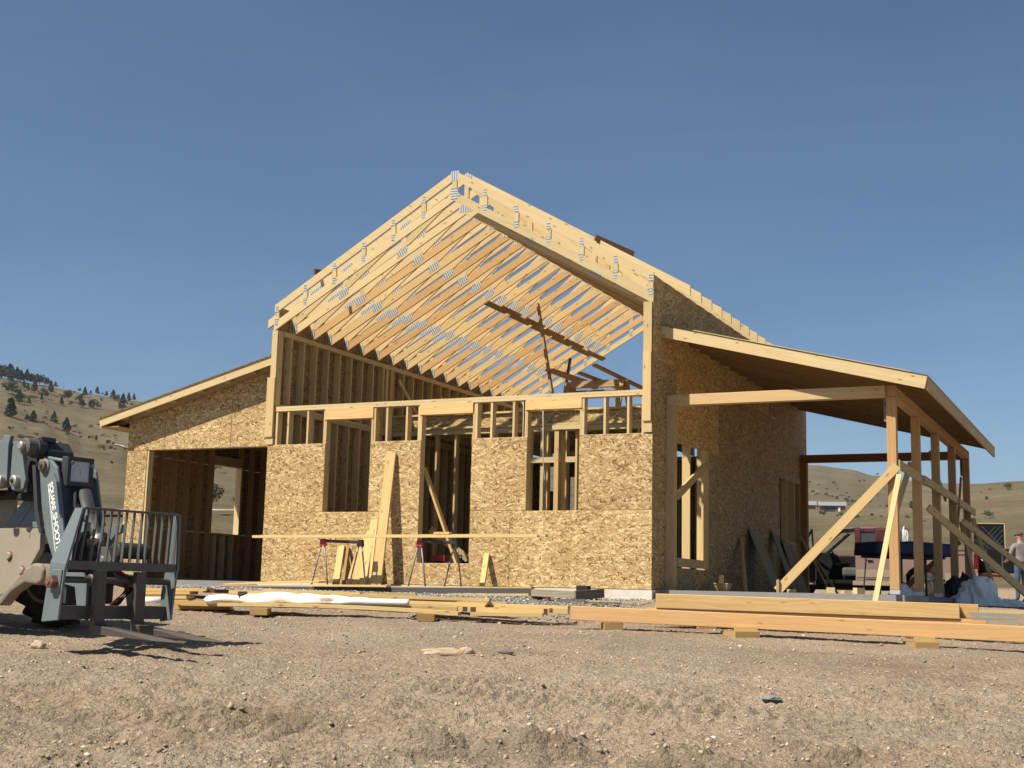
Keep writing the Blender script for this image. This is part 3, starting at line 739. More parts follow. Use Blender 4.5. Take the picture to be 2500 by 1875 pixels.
def bumps(x, y):
    """churned earth: relief in metres on top of the graded slope"""
    t = (x - C0[0]) * FH[0] + (y - C0[1]) * FH[1]; s = (x - C0[0]) * RH[0] + (y - C0[1]) * RH[1]
    near = sstep(14.5, 8.0, t) ** 1.0 if False else 1 - sstep(8.0, 14.5, t)
    z = 0.045 * fbm(x * .55, y * .55, 3, 3)
    r = fbm(x * 3.1, y * 3.1, 4, 11, .55)
    ridg = np.abs(fbm(x * 1.5, y * 1.5, 3, 31))
    z = z + (.012 + .046 * near) * r + near * .08 * np.maximum(0, .16 - ridg)
    cl = np.abs(fbm(x * 8.5, y * 8.5, 3, 21, .6)) * 1.6 - .25
    patch = sstep(-.1, .35, fbm(x * .8, y * .8, 2, 77))
    z = z + (.010 + (.022 + .030 * patch) * near) * cl
    # churned heap low in the middle and on the right
    def mound(cs, ct, ws, wt_, hh):
        m = np.exp(-((s - cs) / ws) ** 2 - ((t - ct) / wt_) ** 2)
        return hh * m * (0.75 + 1.5 * fbm(x * 7, y * 7, 4, 5, .65))
    z = z + mound(-.30, 7.85, .34, .12, .085) - mound(-.26, 7.60, .30, .13, .10) + mound(.34, 7.88, .30, .10, .085) - mound(.36, 7.62, .28, .13, .11) + mound(.02, 7.5, .3, .1, .04) + mound(.95, 7.55, .6, .12, .055) - mound(.95, 7.36, .5, .1, .05) + mound(-1.5, 8.65, .5, .14, .06) - mound(-1.5, 8.42, .4, .1, .05) + mound(1.9, 7.75, .6, .12, .055) - mound(1.9, 7.58, .5, .08, .04) + mound(-.7, 7.3, .6, .1, .04) + mound(.1, 7.1, .7, .09, .05) + mound(-1.9, 7.4, .6, .12, .04) + mound(2.6, 8.6, .6, .12, .04)
    # tyre tracks with slanted lugs
    for (s0, t0, ang, wd, sp, dep, t_a, t_b) in ((1.42, 9.3, R(62), .34, .13, .036, -1.4, 2.6), (2.35, 9.4, R(64), .36, .13, .022, -.9, 3.4), (-1.2, 8.2, R(76), .34, .12, .016, -2.6, 1.8)):
        ca, sa = math.cos(ang), math.sin(ang)
        al = (s - s0) * sa * -1 + (t - t0) * ca; ac = (s - s0) * ca + (t - t0) * sa
        al2 = al + .05 * fbm(x * 2, y * 2, 2, 9)
        wgt = np.exp(-(ac / wd) ** 4) * sstep(t_a, t_a + .6, al) * (1 - sstep(t_b - .6, t_b, al))
        ph = al2 / sp + np.abs(ac) * 2.4
        lug = np.abs((ph % 1.0) - .5) * 2
        z = z + wgt * dep * (sstep(.25, .75, lug) - .6) * (.6 + .9 * sstep(-.2, .25, fbm(x * 1.7, y * 1.7, 2, 15)))
    return z

def grid_mesh(name, X, Y, Z, m, smooth=False):
    ny, nx = X.shape
    me = bpy.data.meshes.new(name)
    co = np.stack([X.ravel(), Y.ravel(), Z.ravel()], 1).astype(np.float32)
    i = np.arange((ny - 1) * (nx - 1)); r, c = i // (nx - 1), i % (nx - 1)
    q = np.stack([r * nx + c, r * nx + c + 1, (r + 1) * nx + c + 1, (r + 1) * nx + c], 1).astype(np.int32)
    me.vertices.add(len(co)); me.vertices.foreach_set('co', co.ravel())
    me.loops.add(q.size); me.loops.foreach_set('vertex_index', q.ravel())
    me.polygons.add(len(q)); me.polygons.foreach_set('loop_start', np.arange(len(q), dtype=np.int32) * 4)
    me.polygons.foreach_set('loop_total', np.full(len(q), 4, np.int32))
    me.update(calc_edges=True); me.validate()
    if smooth: me.polygons.foreach_set('use_smooth', [True] * len(q))
    me.materials.append(m)
    o = bpy.data.objects.new(name, me); COL.objects.link(o); return o

DAMP = ((-.30, 7.68, .42), (.34, 7.72, .40), (.95, 7.45, .30), (-1.5, 8.6, .32), (1.9, 7.6, .28))
def dirt_mat():
    m, t, b = new_mat('bare_earth'); g = G(t); p = g.pos()
    big = g.noise(p, .35, 4, .6); mid = g.noise(p, 2.2, 5, .65); fine = g.noise(p, 30, 4, .7); fine2 = g.noise(p, 85, 3, .7)
    c = g.ramp(g.math('ADD', g.math('MULTIPLY', big, .55), g.math('MULTIPLY', mid, .45)), [(.34, (.27, .200, .135)), (.5, (.385, .300, .212)), (.66, (.47, .378, .278))])
    gv = g.ramp(g.noise(g.map(p, (.55, .55, .55), (0, 0, 0), (4, 9, 0)), 1.0, 4, .65), [(.47, 0.0), (.60, 1.0)])
    c = g.mix(g.math('MULTIPLY', gv, .42), c, (.315, .268, .212))
    v = g.voro(p, 30); s = g.sep(v.outputs['Color'])
    pale = g.math('MULTIPLY', g.math('GREATER_THAN', s[0], .86), g.math('LESS_THAN', v.outputs['Distance'], .36))
    c = g.mix(g.math('MULTIPLY', pale, .75), c, (.50, .42, .32))
    v2 = g.voro(p, 62); s2 = g.sep(v2.outputs['Color'])
    dark = g.math('MULTIPLY', g.math('GREATER_THAN', s2[0], .72), g.math('LESS_THAN', v2.outputs['Distance'], .40))
    c = g.mix(g.math('MULTIPLY', dark, .55), c, (.13, .105, .08))
    k = g.ramp(fine, [(.3, .72), (.7, 1.22)]); c = g.mix(1.0, c, k, 'MULTIPLY')
    # damp soil turned up by the churned holes
    for (sx_, tx_, rad) in DAMP:
        dn = g.n('VectorMath', operation='DISTANCE'); g.put(dn.inputs[0], g.vadd(p, g.noise(p, 3.5, 3, .6, out=1)))
        dn.inputs[1].default_value = (C0[0] + tx_ * FH[0] + sx_ * RH[0] + .5, C0[1] + tx_ * FH[1] + sx_ * RH[1] + .5, float(ground_z(C0[0] + tx_ * FH[0] + sx_ * RH[0], C0[1] + tx_ * FH[1] + sx_ * RH[1])) + .5)
        c = g.mix(g.math('MULTIPLY', g.ramp(g.math('DIVIDE', dn.outputs['Value'], rad), [(.55, 1.0), (1.0, 0.0)]), .42), c, (.125, .098, .070))
    g.put(b.inputs['Base Color'], c); b.inputs['Roughness'].default_value = .95; b.inputs['Specular IOR Level'].default_value = .1
    h = g.math('ADD', g.math('MULTIPLY', fine, .6), g.math('ADD', g.math('MULTIPLY', fine2, .4), g.math('MULTIPLY', g.math('SUBTRACT', 1.0, v.outputs['Distance']), .35)))
    g.bump(h, 1.0, .055, b)
    return m
M['dirt'] = dirt_mat()
def range_mat():
    m, t, b = new_mat('dry_grassland'); g = G(t); p = g.pos()
    big = g.noise(p, .012, 5, .6); mid = g.noise(p, .09, 5, .65); fine = g.noise(p, 1.1, 4, .7); f2 = g.noise(p, 5, 3, .7)
    a = g.math('ADD', g.math('MULTIPLY', big, .5), g.math('MULTIPLY', mid, .5))
    c = g.ramp(a, [(.35, (.098, .082, .052)), (.5, (.132, .110, .070)), (.64, (.170, .142, .092))])
    st = g.noise(g.map(p, (.004, .035, .03), (0, 0, R(42))), 1.0, 5, .6)
    c = g.mix(g.math('MULTIPLY', g.ramp(st, [(.52, 0.0), (.62, 1.0)]), .25), c, (.066, .068, .038))
    c = g.mix(g.math('MULTIPLY', g.ramp(g.noise(p, .05, 4, .7), [(.62, 0.0), (.70, 1.0)]), .35), c, (.22, .195, .145))
    k = g.ramp(g.math('ADD', g.math('MULTIPLY', fine, .6), g.math('MULTIPLY', f2, .4)), [(.35, .74), (.65, 1.2)]); c = g.mix(1.0, c, k, 'MULTIPLY')
    # worked yard: bare earth round the house
    d = g.n('VectorMath', operation='DISTANCE'); g.put(d.inputs[0], p); d.inputs[1].default_value = (2, -2, 0)
    dd = g.math('ADD', d.outputs['Value'], g.math('MULTIPLY', g.math('SUBTRACT', g.noise(p, .15, 3, .6), .5), 26))
    yard = g.ramp(g.math('DIVIDE', dd, 100), [(.40, 1.0), (.46, 0.0)])
    c = g.mix(yard, c, g.mix(fine, (.27, .205, .14), (.40, .315, .225)))
    g.put(b.inputs['Base Color'], c); b.inputs['Roughness'].default_value = 1.0; b.inputs['Specular IOR Level'].default_value = 0.0
    g.bump(g.math('ADD', fine, f2), .8, .25, b)
    return m
M['range'] = range_mat()

# fine yard ground in front of and round the house
TS = np.concatenate([np.arange(4.2, 6.2, .06), np.arange(6.2, 10.5, .022), np.arange(10.5, 15, .034), np.arange(15, 26.01, .06)])
SS = np.arange(-11.0, 10.01, .030)
Sg, Tg = np.meshgrid(SS, TS)
Xg = C0[0] + Tg * FH[0] + Sg * RH[0]; Yg = C0[1] + Tg * FH[1] + Sg * RH[1]
edge = np.minimum(np.minimum(Tg - 4.2, 26 - Tg), np.minimum(Sg + 11, 10 - Sg))
Zg = ground_z(Xg, Yg) + bumps(Xg, Yg) * sstep(0, .8, edge) - .30 * (1 - sstep(0, .6, edge))
inside = ((Xg > -3.7) & (Xg < 11.1) & (Yg > .35)) | ((Xg > -.1) & (Xg < 7.4) & (Yg > -.03))
Zg = np.where(inside, np.minimum(Zg, -.16), Zg)
yard = tag(grid_mesh('ground', Xg, Yg, Zg, M['dirt']), 'churned bare earth and gravel of the building yard', None, None, 'structure')

# the valley and hills all round, one sheet to the horizon
azs = np.unique(np.concatenate([np.arange(-180, -58, 2.0), np.arange(-58, 8, .16), np.arange(8, 180.1, 2.0)]))
ds = np.concatenate([[0.5, 2], np.arange(4, 60, 1.2), 60 * 1.018 ** np.arange(0, 252)])
Ag, Dg = np.meshgrid(np.radians(azs), ds)
Xh = C0[0] + Dg * np.sin(Ag); Yh = C0[1] + Dg * np.cos(Ag)
Zh = terrain_z(Xh, Yh)
th = (Xh - C0[0]) * FH[0] + (Yh - C0[1]) * FH[1]; sh = (Xh - C0[0]) * RH[0] + (Yh - C0[1]) * RH[1]
ins = np.minimum(np.minimum(th - 4.2, 26 - th), np.minimum(sh + 11, 10 - sh))
Zh = Zh - .45 * sstep(0.0, 1.2, ins)
amp = np.clip((Dg - 45) / 400, 0, 1)
Zh = Zh + amp * (2.2 * fbm(Xh * .012, Yh * .012, 4, 41) + .5 * fbm(Xh * .07, Yh * .07, 3, 51)) + np.clip((Dg - 34) / 40, 0, 1) * .18 * fbm(Xh * .25, Yh * .25, 3, 61)
hills = tag(grid_mesh('hills', Xh, Yh, Zh, M['range'], True), 'dry grass valley floor and bare rolling hills behind the house', None, None, 'structure')

def on_land(x, y): return float(terrain_z(x, y))

# two pale dirt tracks on the far slope
M['track'] = plain('dirt_track', (.42, .37, .30), .95, 0, (.30, .25, .19), .5, .4)
def track(pts, wd, label):
    P = []
    for (x0, y0), (x1, y1) in zip(pts[:-1], pts[1:]):
        for k in range(24): P.append((x0 + (x1 - x0) * k / 24, y0 + (y1 - y0) * k / 24))
    P.append(pts[-1]); V, F = [], []
    for i, (x, y) in enumerate(P):
        a = P[max(i - 1, 0)]; b = P[min(i + 1, len(P) - 1)]; d = Vector((b[0] - a[0], b[1] - a[1])).normalized(); n = Vector((-d.y, d.x))
        for s_ in (-1, 1):
            px, py = x + n.x * wd * s_, y + n.y * wd * s_; V.append((px, py, on_land(px, py) + .45))
    for i in range(len(P) - 1): F.append((2 * i, 2 * i + 1, 2 * i + 3, 2 * i + 2))
    o = fin('track', V, F, M['track']); tag(o, label, None, None, 'structure')
track([(-64, 28), (-75.6, 66.6), (-79, 83), (-100, 126), (-120, 190)], 1.6, 'pale dirt track across the grass behind the yard')
track([(-329, 361), (-333, 361), (-330, 420), (-300, 470)], 1.5, 'pale dirt track on the far slope')

# gravel by the footing and loose pebbles over the yard: far too many to count
M['gravel'] = None
def gravel_mat():
    m, t, b = new_mat('crushed_stone'); g = G(t)
    rnd = g.n('NewGeometry').outputs['Random Per Island']
    c = g.ramp(rnd, [(0, (.11, .11, .115)), (.5, (.23, .23, .235)), (.85, (.37, .365, .355)), (1, (.52, .51, .48))])
    g.put(b.inputs['Base Color'], c); b.inputs['Roughness'].default_value = .9
    return m
M['gravel'] = gravel_mat()
def pebble_mat():
    m, t, b = new_mat('yard_pebbles'); g = G(t)
    rnd = g.n('NewGeometry').outputs['Random Per Island']
    c = g.ramp(rnd, [(0, (.22, .17, .12)), (.35, (.35, .27, .19)), (.75, (.44, .35, .25)), (.96, (.52, .44, .34)), (1, (.66, .60, .50))])
    g.put(b.inputs['Base Color'], c); b.inputs['Roughness'].default_value = .95
    return m
M['pebble'] = pebble_mat()
M['clod'] = plain('dry_clod', (.43, .335, .24), .98, 0, (.31, .235, .165), .5, 8, .5, .1)
ICO = [(0, 0, -1), (.72, -.53, -.45), (-.28, -.85, -.45), (-.89, 0, -.45), (-.28, .85, -.45), (.72, .53, -.45), (.28, -.85, .45), (-.72, -.53, .45), (-.72, .53, .45), (.28, .85, .45), (.89, 0, .45), (0, 0, 1)]
ICF = [(0, 1, 2), (1, 0, 5), (0, 2, 3), (0, 3, 4), (0, 4, 5), (1, 5, 10), (2, 1, 6), (3, 2, 7), (4, 3, 8), (5, 4, 9), (1, 10, 6), (2, 6, 7), (3, 7, 8), (4, 8, 9), (5, 9, 10), (6, 10, 11), (7, 6, 11), (8, 7, 11), (9, 8, 11), (10, 9, 11)]
def stones(name, X, Y, Z, Rr, m):
    n = len(X); base = np.array(ICO); fb = np.array(ICF)
    jit = rng.uniform(.5, 1.35, (n, 12, 1)); sc = rng.uniform(.6, 1.2, (n, 1, 3)) * Rr[:, None, None]
    sc[:, :, 2] *= .7
    a = rng.uniform(0, 6.28, n); ca, sa = np.cos(a), np.sin(a)
    v = base[None] * jit * sc
    vx = v[:, :, 0] * ca[:, None] - v[:, :, 1] * sa[:, None]; vy = v[:, :, 0] * sa[:, None] + v[:, :, 1] * ca[:, None]
    co = np.stack([vx + X[:, None], vy + Y[:, None], v[:, :, 2] + Z[:, None]], 2).reshape(-1, 3)
    f = (fb[None] + (np.arange(n) * 12)[:, None, None]).reshape(-1, 3)
    me = bpy.data.meshes.new(name)
    me.vertices.add(len(co)); me.vertices.foreach_set('co', co.astype(np.float32).ravel())
    me.loops.add(f.size); me.loops.foreach_set('vertex_index', f.astype(np.int32).ravel())
    me.polygons.add(len(f)); me.polygons.foreach_set('loop_start', np.arange(len(f), dtype=np.int32) * 3); me.polygons.foreach_set('loop_total', np.full(len(f), 3, np.int32))
    me.update(calc_edges=True); me.materials.append(m)
    o = bpy.data.objects.new(name, me); COL.objects.link(o); return o
def full_z(x, y): return ground_z(x, y) + bumps(x, y)
# grey gravel band along the footing
n = 16000
gx = rng.uniform(-3.8, 7.6, n); gy = rng.uniform(-3.3, .1, n) + np.where(gx < -.1, .2, -.06)
kp = rng.uniform(0, 1, n) < np.clip((gy + 3.4) / 1.6, .1, 1); gx, gy = gx[kp], gy[kp]
tag(stones('gravel', gx, gy, full_z(gx, gy) + .006, rng.uniform(.010, .026, len(gx)), M['gravel']), 'grey crushed stone along the front footing', None, None, 'stuff')
n = 26000
tt = 6.3 + 12.5 * rng.uniform(0, 1, n) ** 1.3; ss = rng.uniform(-1, 1, n) * (1.0 + tt * .42)
px_ = C0[0] + tt * FH[0] + ss * RH[0]; py_ = C0[1] + tt * FH[1] + ss * RH[1]
sz = .003 + .008 * rng.uniform(0, 1, n) ** 3 * (tt / 11) + .006 * rng.uniform(0, 1, n) ** 14 * 3
clump = fbm(px_ * 1.4, py_ * 1.4, 3, 91) > -.22
px_, py_, sz = px_[clump], py_[clump], sz[clump]
tag(stones('pebbles', px_, py_, full_z(px_, py_) + sz * .2, sz, M['pebble']), 'small stones strewn over the bare earth', None, None, 'stuff')

# clods of dry earth lying in the churned foreground
n = 6000
tt = 6.3 + 7.5 * rng.uniform(0, 1, n) ** 1.6; ss = rng.uniform(-1, 1, n) * (1.0 + tt * .42)
cx_ = C0[0] + tt * FH[0] + ss * RH[0]; cy_ = C0[1] + tt * FH[1] + ss * RH[1]
kp = (fbm(cx_ * 1.1, cy_ * 1.1, 3, 133) > .06 + .03 * (tt - 7)) | (np.exp(-((ss + .1) / .8) ** 2 - ((tt - 7.6) / .35) ** 2) > rng.uniform(0, 1, n))
cx_, cy_ = cx_[kp], cy_[kp]; cs_ = .006 + .016 * rng.uniform(0, 1, len(cx_)) ** 4
tag(stones('clods', cx_, cy_, full_z(cx_, cy_) + cs_ * .1, cs_, M['clod']), 'dry earth clods in the churned foreground', None, None, 'stuff')

# single rocks one can point to
def rock(x, y, rx, ry, rz, m, label, seed, rot=0.0, name='rock'):
    bm = bmesh.new(); bmesh.ops.create_icosphere(bm, subdivisions=3, radius=1.0)
    for v in bm.verts:
        p = v.co.copy(); n1 = mnoise.noise(p * 1.3 + Vector((seed, 0, 0))); n2 = mnoise.noise(p * 3.1 + Vector((0, seed, 0)))
        v.co = p * (1 + .35 * n1 + .16 * n2); v.co.x *= rx; v.co.y *= ry; v.co.z *= rz
    me = bpy.data.meshes.new(name); bm.to_mesh(me); bm.free(); me.materials.append(m)
    o = bpy.data.objects.new(name, me); COL.objects.link(o)
    o.location = (x, y, float(full_z(x, y)) + rz * .55); o.rotation_euler = (0, 0, rot)
    return tag(o, label, 'rock')
M['rock_pale'] = plain('pale_rock', (.46, .36, .25), .9, 0, (.27, .20, .14), .6, 9, .4)
M['rock_grey'] = plain('grey_rock', (.20, .165, .135), .9, 0, (.12, .10, .08), .6, 9, .4)
rock(8.42, -8.72, .20, .08, .045, M['rock_pale'], 'long pale flat rock lying on the bare earth in mid yard', 3.1, R(22))
rock(8.60, -8.63, .08, .05, .038, M['rock_pale'], 'small pale lump at the right end of the long flat rock', 5.7, R(40))
rock(8.84, -8.35, .10, .06, .03, M['rock_grey'], 'flat grey-brown stone right of the long pale rock', 8.2)
rock(5.22, -10.40, .075, .05, .045, M['rock_pale'], 'small tan rock at the left edge in the loader shadow', 1.4)
rock(11.64, -9.58, .075, .05, .016, plain('slate', (.20, .215, .225), .7), 'bluish flat stone pressed into the earth near the tyre tracks', 6.6, R(20))
rock(10.95, -12.05, .035, .03, .03, M['rock_pale'], 'little pale stone in front of the churned hole', 9.3)

# ---------------------------------------------------------------- trees and brush on the hills
def leaf_mat(name, a, b_):
    m, t, b = new_mat(name); g = G(t)
    rnd = g.n('NewGeometry').outputs['Random Per Island']; oi = g.oinfo()
    c = g.ramp(rnd, [(0, a), (1, b_)])
    k = g.math('ADD', .78, g.math('MULTIPLY', oi.outputs['Random'], .44)); kk = g.n('CombineColor'); [g.put(kk.inputs[i], k) for i in range(3)]
    g.put(b.inputs['Base Color'], g.mix(1.0, c, kk.outputs[0], 'MULTIPLY')); b.inputs['Roughness'].default_value = .9; b.inputs['Specular IOR Level'].default_value = .1
    return m
M['pine'] = leaf_mat('pine_needles', (.030, .042, .020), (.075, .088, .042))
M['sage'] = leaf_mat('sage_leaves', (.055, .06, .03), (.115, .115, .06))
M['bark'] = plain('bark', (.085, .065, .05), .95)
M['dead'] = plain('dead_wood', (.20, .17, .14), .95)
def leaf_cloud(pts, size, seed):
    r = random.Random(seed); V, F = [], []
    for p in pts:
        s = size * r.uniform(.6, 1.4); a = Vector((r.gauss(0, 1), r.gauss(0, 1), r.gauss(0, .6))).normalized(); b = a.cross(Vector((r.gauss(0, 1), r.gauss(0, 1), r.gauss(0, 1)))).normalized()
        k = len(V); p = Vector(p)
        V += [p - a * s, p + b * s * .55, p + a * s, p - b * s * .45]; F += [(k, k + 1, k + 2, k + 3)]
    return V, F
def conifer_pts(n, seed, slim, skirt=.08):
    r = random.Random(seed); out = []
    lobes = [(r.uniform(.12, .95), r.uniform(0, 6.28), r.uniform(.6, 1.15)) for _ in range(26)]
    for _ in range(n):
        h, a0, k = r.choice(lobes)
        h = min(.99, max(skirt, h + r.gauss(0, .045)))
        prof = (1 - h) ** .8 * slim * (.55 + .45 * min(1, (h - skirt + .05) / .18))
        rad = prof * k * r.uniform(.25, 1.0) ** .6; a = a0 + r.gauss(0, .55)
        out.append((rad * math.cos(a), rad * math.sin(a), h - rad * .18))
    for _ in range(n // 5):
        h = r.uniform(skirt, .98); rad = (1 - h) * slim * r.uniform(0, .6); a = r.uniform(0, 6.28); out.append((rad * math.cos(a), rad * math.sin(a), h))
    return out
def round_pts(n, seed, wx, lobes=7):
    r = random.Random(seed); out = []; L_ = [(r.gauss(0, .32) * wx, r.gauss(0, .32) * wx, r.uniform(.3, .72), r.uniform(.18, .34)) for _ in range(lobes)]
    for _ in range(n):
        x, y, z, s = r.choice(L_); d = Vector((r.gauss(0, 1), r.gauss(0, 1), r.gauss(0, 1))).normalized() * s * r.uniform(.5, 1) ** .5
        out.append((x + d.x * wx, y + d.y * wx, max(.02, z + d.z)))
    return out
def mesh_of(name, V, F, m):
    me = bpy.data.meshes.new(name); me.from_pydata([tuple(v) for v in V], [], F); me.update(); me.materials.append(m); return me
PINES = [mesh_of('crown', *leaf_cloud(conifer_pts(520, 100 + i, s, k), .075, i), M['pine']) for i, (s, k) in enumerate([(.46, .06), (.56, .08), (.40, .05), (.62, .10)])]
ROUNDS = [mesh_of('crown', *leaf_cloud(round_pts(460, 200 + i, w_, l_), .075, 50 + i), M['pine']) for i, (w_, l_) in enumerate([(.75, 7), (.9, 9), (.65, 6)])]
BRUSH = [mesh_of('bush', *leaf_cloud(round_pts(300, 300 + i, w_, l_), .075, 80 + i), M['sage']) for i, (w_, l_) in enumerate([(.9, 6), (1.15, 8), (.8, 5)])]
JUN = [mesh_of('bush', *leaf_cloud(round_pts(320, 400 + i, w_, l_), .07, 90 + i), M['pine']) for i, (w_, l_) in enumerate([(.8, 6), (.95, 8)])]
tv, tf = tube_v([(0, 0, -.05), (0, 0, .3), (.01, 0, .9)], [.028, .02, .004], 6)
TRUNK = mesh_of('trunk', tv, [f[::-1] for f in tf], M['bark'])
def dead_tree_mesh(seed):
    r = random.Random(seed); P = [tube_v([(0, 0, -.05), (.01, 0, .5), (0, .02, 1)], [.03, .018, .004], 5)]
    for k in range(9):
        h = r.uniform(.3, .9); a = r.uniform(0, 6.28); l_ = r.uniform(.15, .35)
        P.append(tube_v([(0, 0, h), (l_ * .6 * math.cos(a), l_ * .6 * math.sin(a), h + l_ * .4), (l_ * math.cos(a), l_ * math.sin(a), h + l_ * .9)], [.012, .008, .003], 4))
    V, F = [], []
    for v, f in P:
        k = len(V); V += v; F += [tuple(i + k for i in q) for q in f]
    return mesh_of('dead_tree', V, F, M['dead'])
DEAD = [dead_tree_mesh(3), dead_tree_mesh(8)]
def obj_of(name, me, parent=None, sc=(1, 1, 1), rz=0):
    o = bpy.data.objects.new(name, me); COL.objects.link(o); o.parent = parent; o.scale = sc; o.rotation_euler = (0, 0, rz); return o
def pine(x, y, h, label, group=None, rnd=None):
    t_ = thing('pine_tree', label, 'tree', (x, y, on_land(x, y) + .05), group, random.uniform(0, 6.28))
    obj_of('trunk', TRUNK, t_, (h, h, h)); obj_of('crown', random.choice(ROUNDS if random.random() < .42 else PINES), t_, (h * 1.0, h * 1.0, h))
    return t_
def bush(x, y, h, label, group=None, jun=False, name='bush'):
    o = obj_of(name, random.choice(JUN if jun else BRUSH), None, (h * 1.15, h * 1.15, h), random.uniform(0, 6.28)); o.location = (x, y, on_land(x, y) - .02 * h)
    return tag(o, label, 'bush', group)
LT = [(-644.2, 593.2, 4.5, 'c'), (-642.6, 594.0, 4.9, 'c'), (-641.9, 596.3, 5.3, 'c'), (-634.6, 592.6, 6.5, 'c'), (-637.0, 598.8, 6.1, 'c'), (-633.4, 598.8, 5.3, 'c'), (-634.0, 604.2, 6.1, 'c'), (-633.1, 606.5, 3.7, 'c'), (-631.2, 607.5, 4.5, 'd'), (-628.7, 608.8, 4.9, 'c'), (-627.6, 611.2, 4.9, 'd'), (-624.1, 611.1, 2.9, 'c'), (-623.8, 581.6, 4.0, 'c'), (-581.5, 543.4, 7.4, 'c'), (-585.9, 544.6, 4.8, 'c'), (-632.6, 582.6, 1.4, 's'), (-604.2, 573.7, 4.1, 'c'), (-598.3, 571.4, 3.5, 'c'), (-594.6, 573.3, 5.8, 'c'), (-589.1, 560.3, 1.5, 's'), (-593.0, 584.9, 5.9, 'c'), (-574.6, 562.5, 5.3, 'c'), (-563.7, 549.3, 3.3, 'c'), (-552.6, 521.7, 5.7, 'c'), (-560.3, 532.6, 3.6, 's'), (-565.5, 543.3, 2.9, 's'), (-567.8, 548.9, 2.2, 's'), (-622.2, 617.8, 2.7, 'c'), (-620.8, 618.6, 1.2, 's'), (-617.6, 620.2, 3.7, 'd'), (-586.3, 586.6, 1.4, 's'), (-573.9, 580.5, 6.2, 'c'), (-555.6, 557.0, 4.1, 'c'), (-555.1, 564.0, 1.9, 's'), (-599.9, 612.4, 1.6, 's'), (-610.6, 627.7, 1.9, 'c'), (-593.0, 614.2, 4.8, 'c'), (-593.6, 617.6, 1.8, 's'), (-598.2, 624.6, 1.6, 's'), (-605.3, 632.3, 1.7, 'c'), (-602.8, 635.4, 3.9, 'c'), (-571.2, 587.3, 4.3, 'c'), (-553.8, 571.7, 4.5, 'c'), (-550.2, 575.2, 4.1, 'c'), (-551.4, 579.8, 4.9, 'c'), (-574.8, 610.6, 2.2, 's'), (-598.5, 639.6, 2.7, 'c'), (-599.5, 637.2, 1.7, 's'), (-589.8, 636.5, 4.7, 'c'), (-581.8, 631.1, 3.7, 'c'), (-548.7, 600.5, 7.8, 'c'), (-591.3, 643.3, 2.3, 'c'), (-579.6, 639.8, 4.5, 'c'), (-585.9, 651.8, 3.6, 'c'), (-561.7, 622.8, 1.6, 'c'), (-554.0, 540.8, 1.3, 's'), (-553.2, 529.7, 2.5, 'c'), (-357.0, 331.6, 6.0, 'c'), (-547.7, 509.7, 2.4, 'c'), (-526.5, 501.7, 1.0, 's'), (-524.5, 515.3, 1.4, 's'), (-520.6, 511.0, 0.9, 's'), (-357.6, 340.0, 2.1, 'c'), (-355.6, 341.1, 3.5, 'c'), (-505.5, 495.5, 1.8, 's'), (-499.5, 495.7, 5.0, 'c'), (-351.1, 342.3, 1.4, 's'), (-348.2, 341.7, 0.9, 's'), (-355.1, 344.6, 1.1, 's'), (-351.0, 348.0, 1.1, 's'), (-346.9, 349.1, 4.5, 'c'), (-338.0, 340.7, 1.4, 's'), (-490.0, 500.5, 1.7, 's'), (-492.9, 505.2, 1.3, 's'), (-476.0, 486.8, 1.6, 's'), (-474.6, 489.0, 1.5, 's'), (-466.4, 481.5, 1.3, 's'), (-490.0, 512.9, 1.8, 's'), (-493.0, 522.1, 1.5, 's'), (-462.8, 493.4, 1.6, 's'), (-459.1, 493.7, 0.8, 's'), (-458.1, 497.1, 1.3, 's'), (-451.3, 490.2, 0.8, 's'), (-340.9, 355.7, 1.9, 's'), (-457.5, 483.0, 2.1, 'c'), (-331.3, 355.2, 2.2, 's'), (-311.4, 330.6, 2.2, 's'), (-314.4, 338.3, 1.8, 's'), (-321.9, 353.5, 1.2, 's'), (-302.5, 315.2, 0.5, 's'), (-326.9, 303.3, 1.6, 's'), (-335.8, 317.7, 0.8, 's'), (-321.6, 310.0, 1.3, 's'), (-306.5, 302.3, 1.5, 'c'), (-324.7, 333.0, 0.5, 's'), (-320.1, 323.9, 0.3, 's'), (-286.2, 286.8, 1.6, 's'), (-276.6, 298.1, 1.2, 's')]
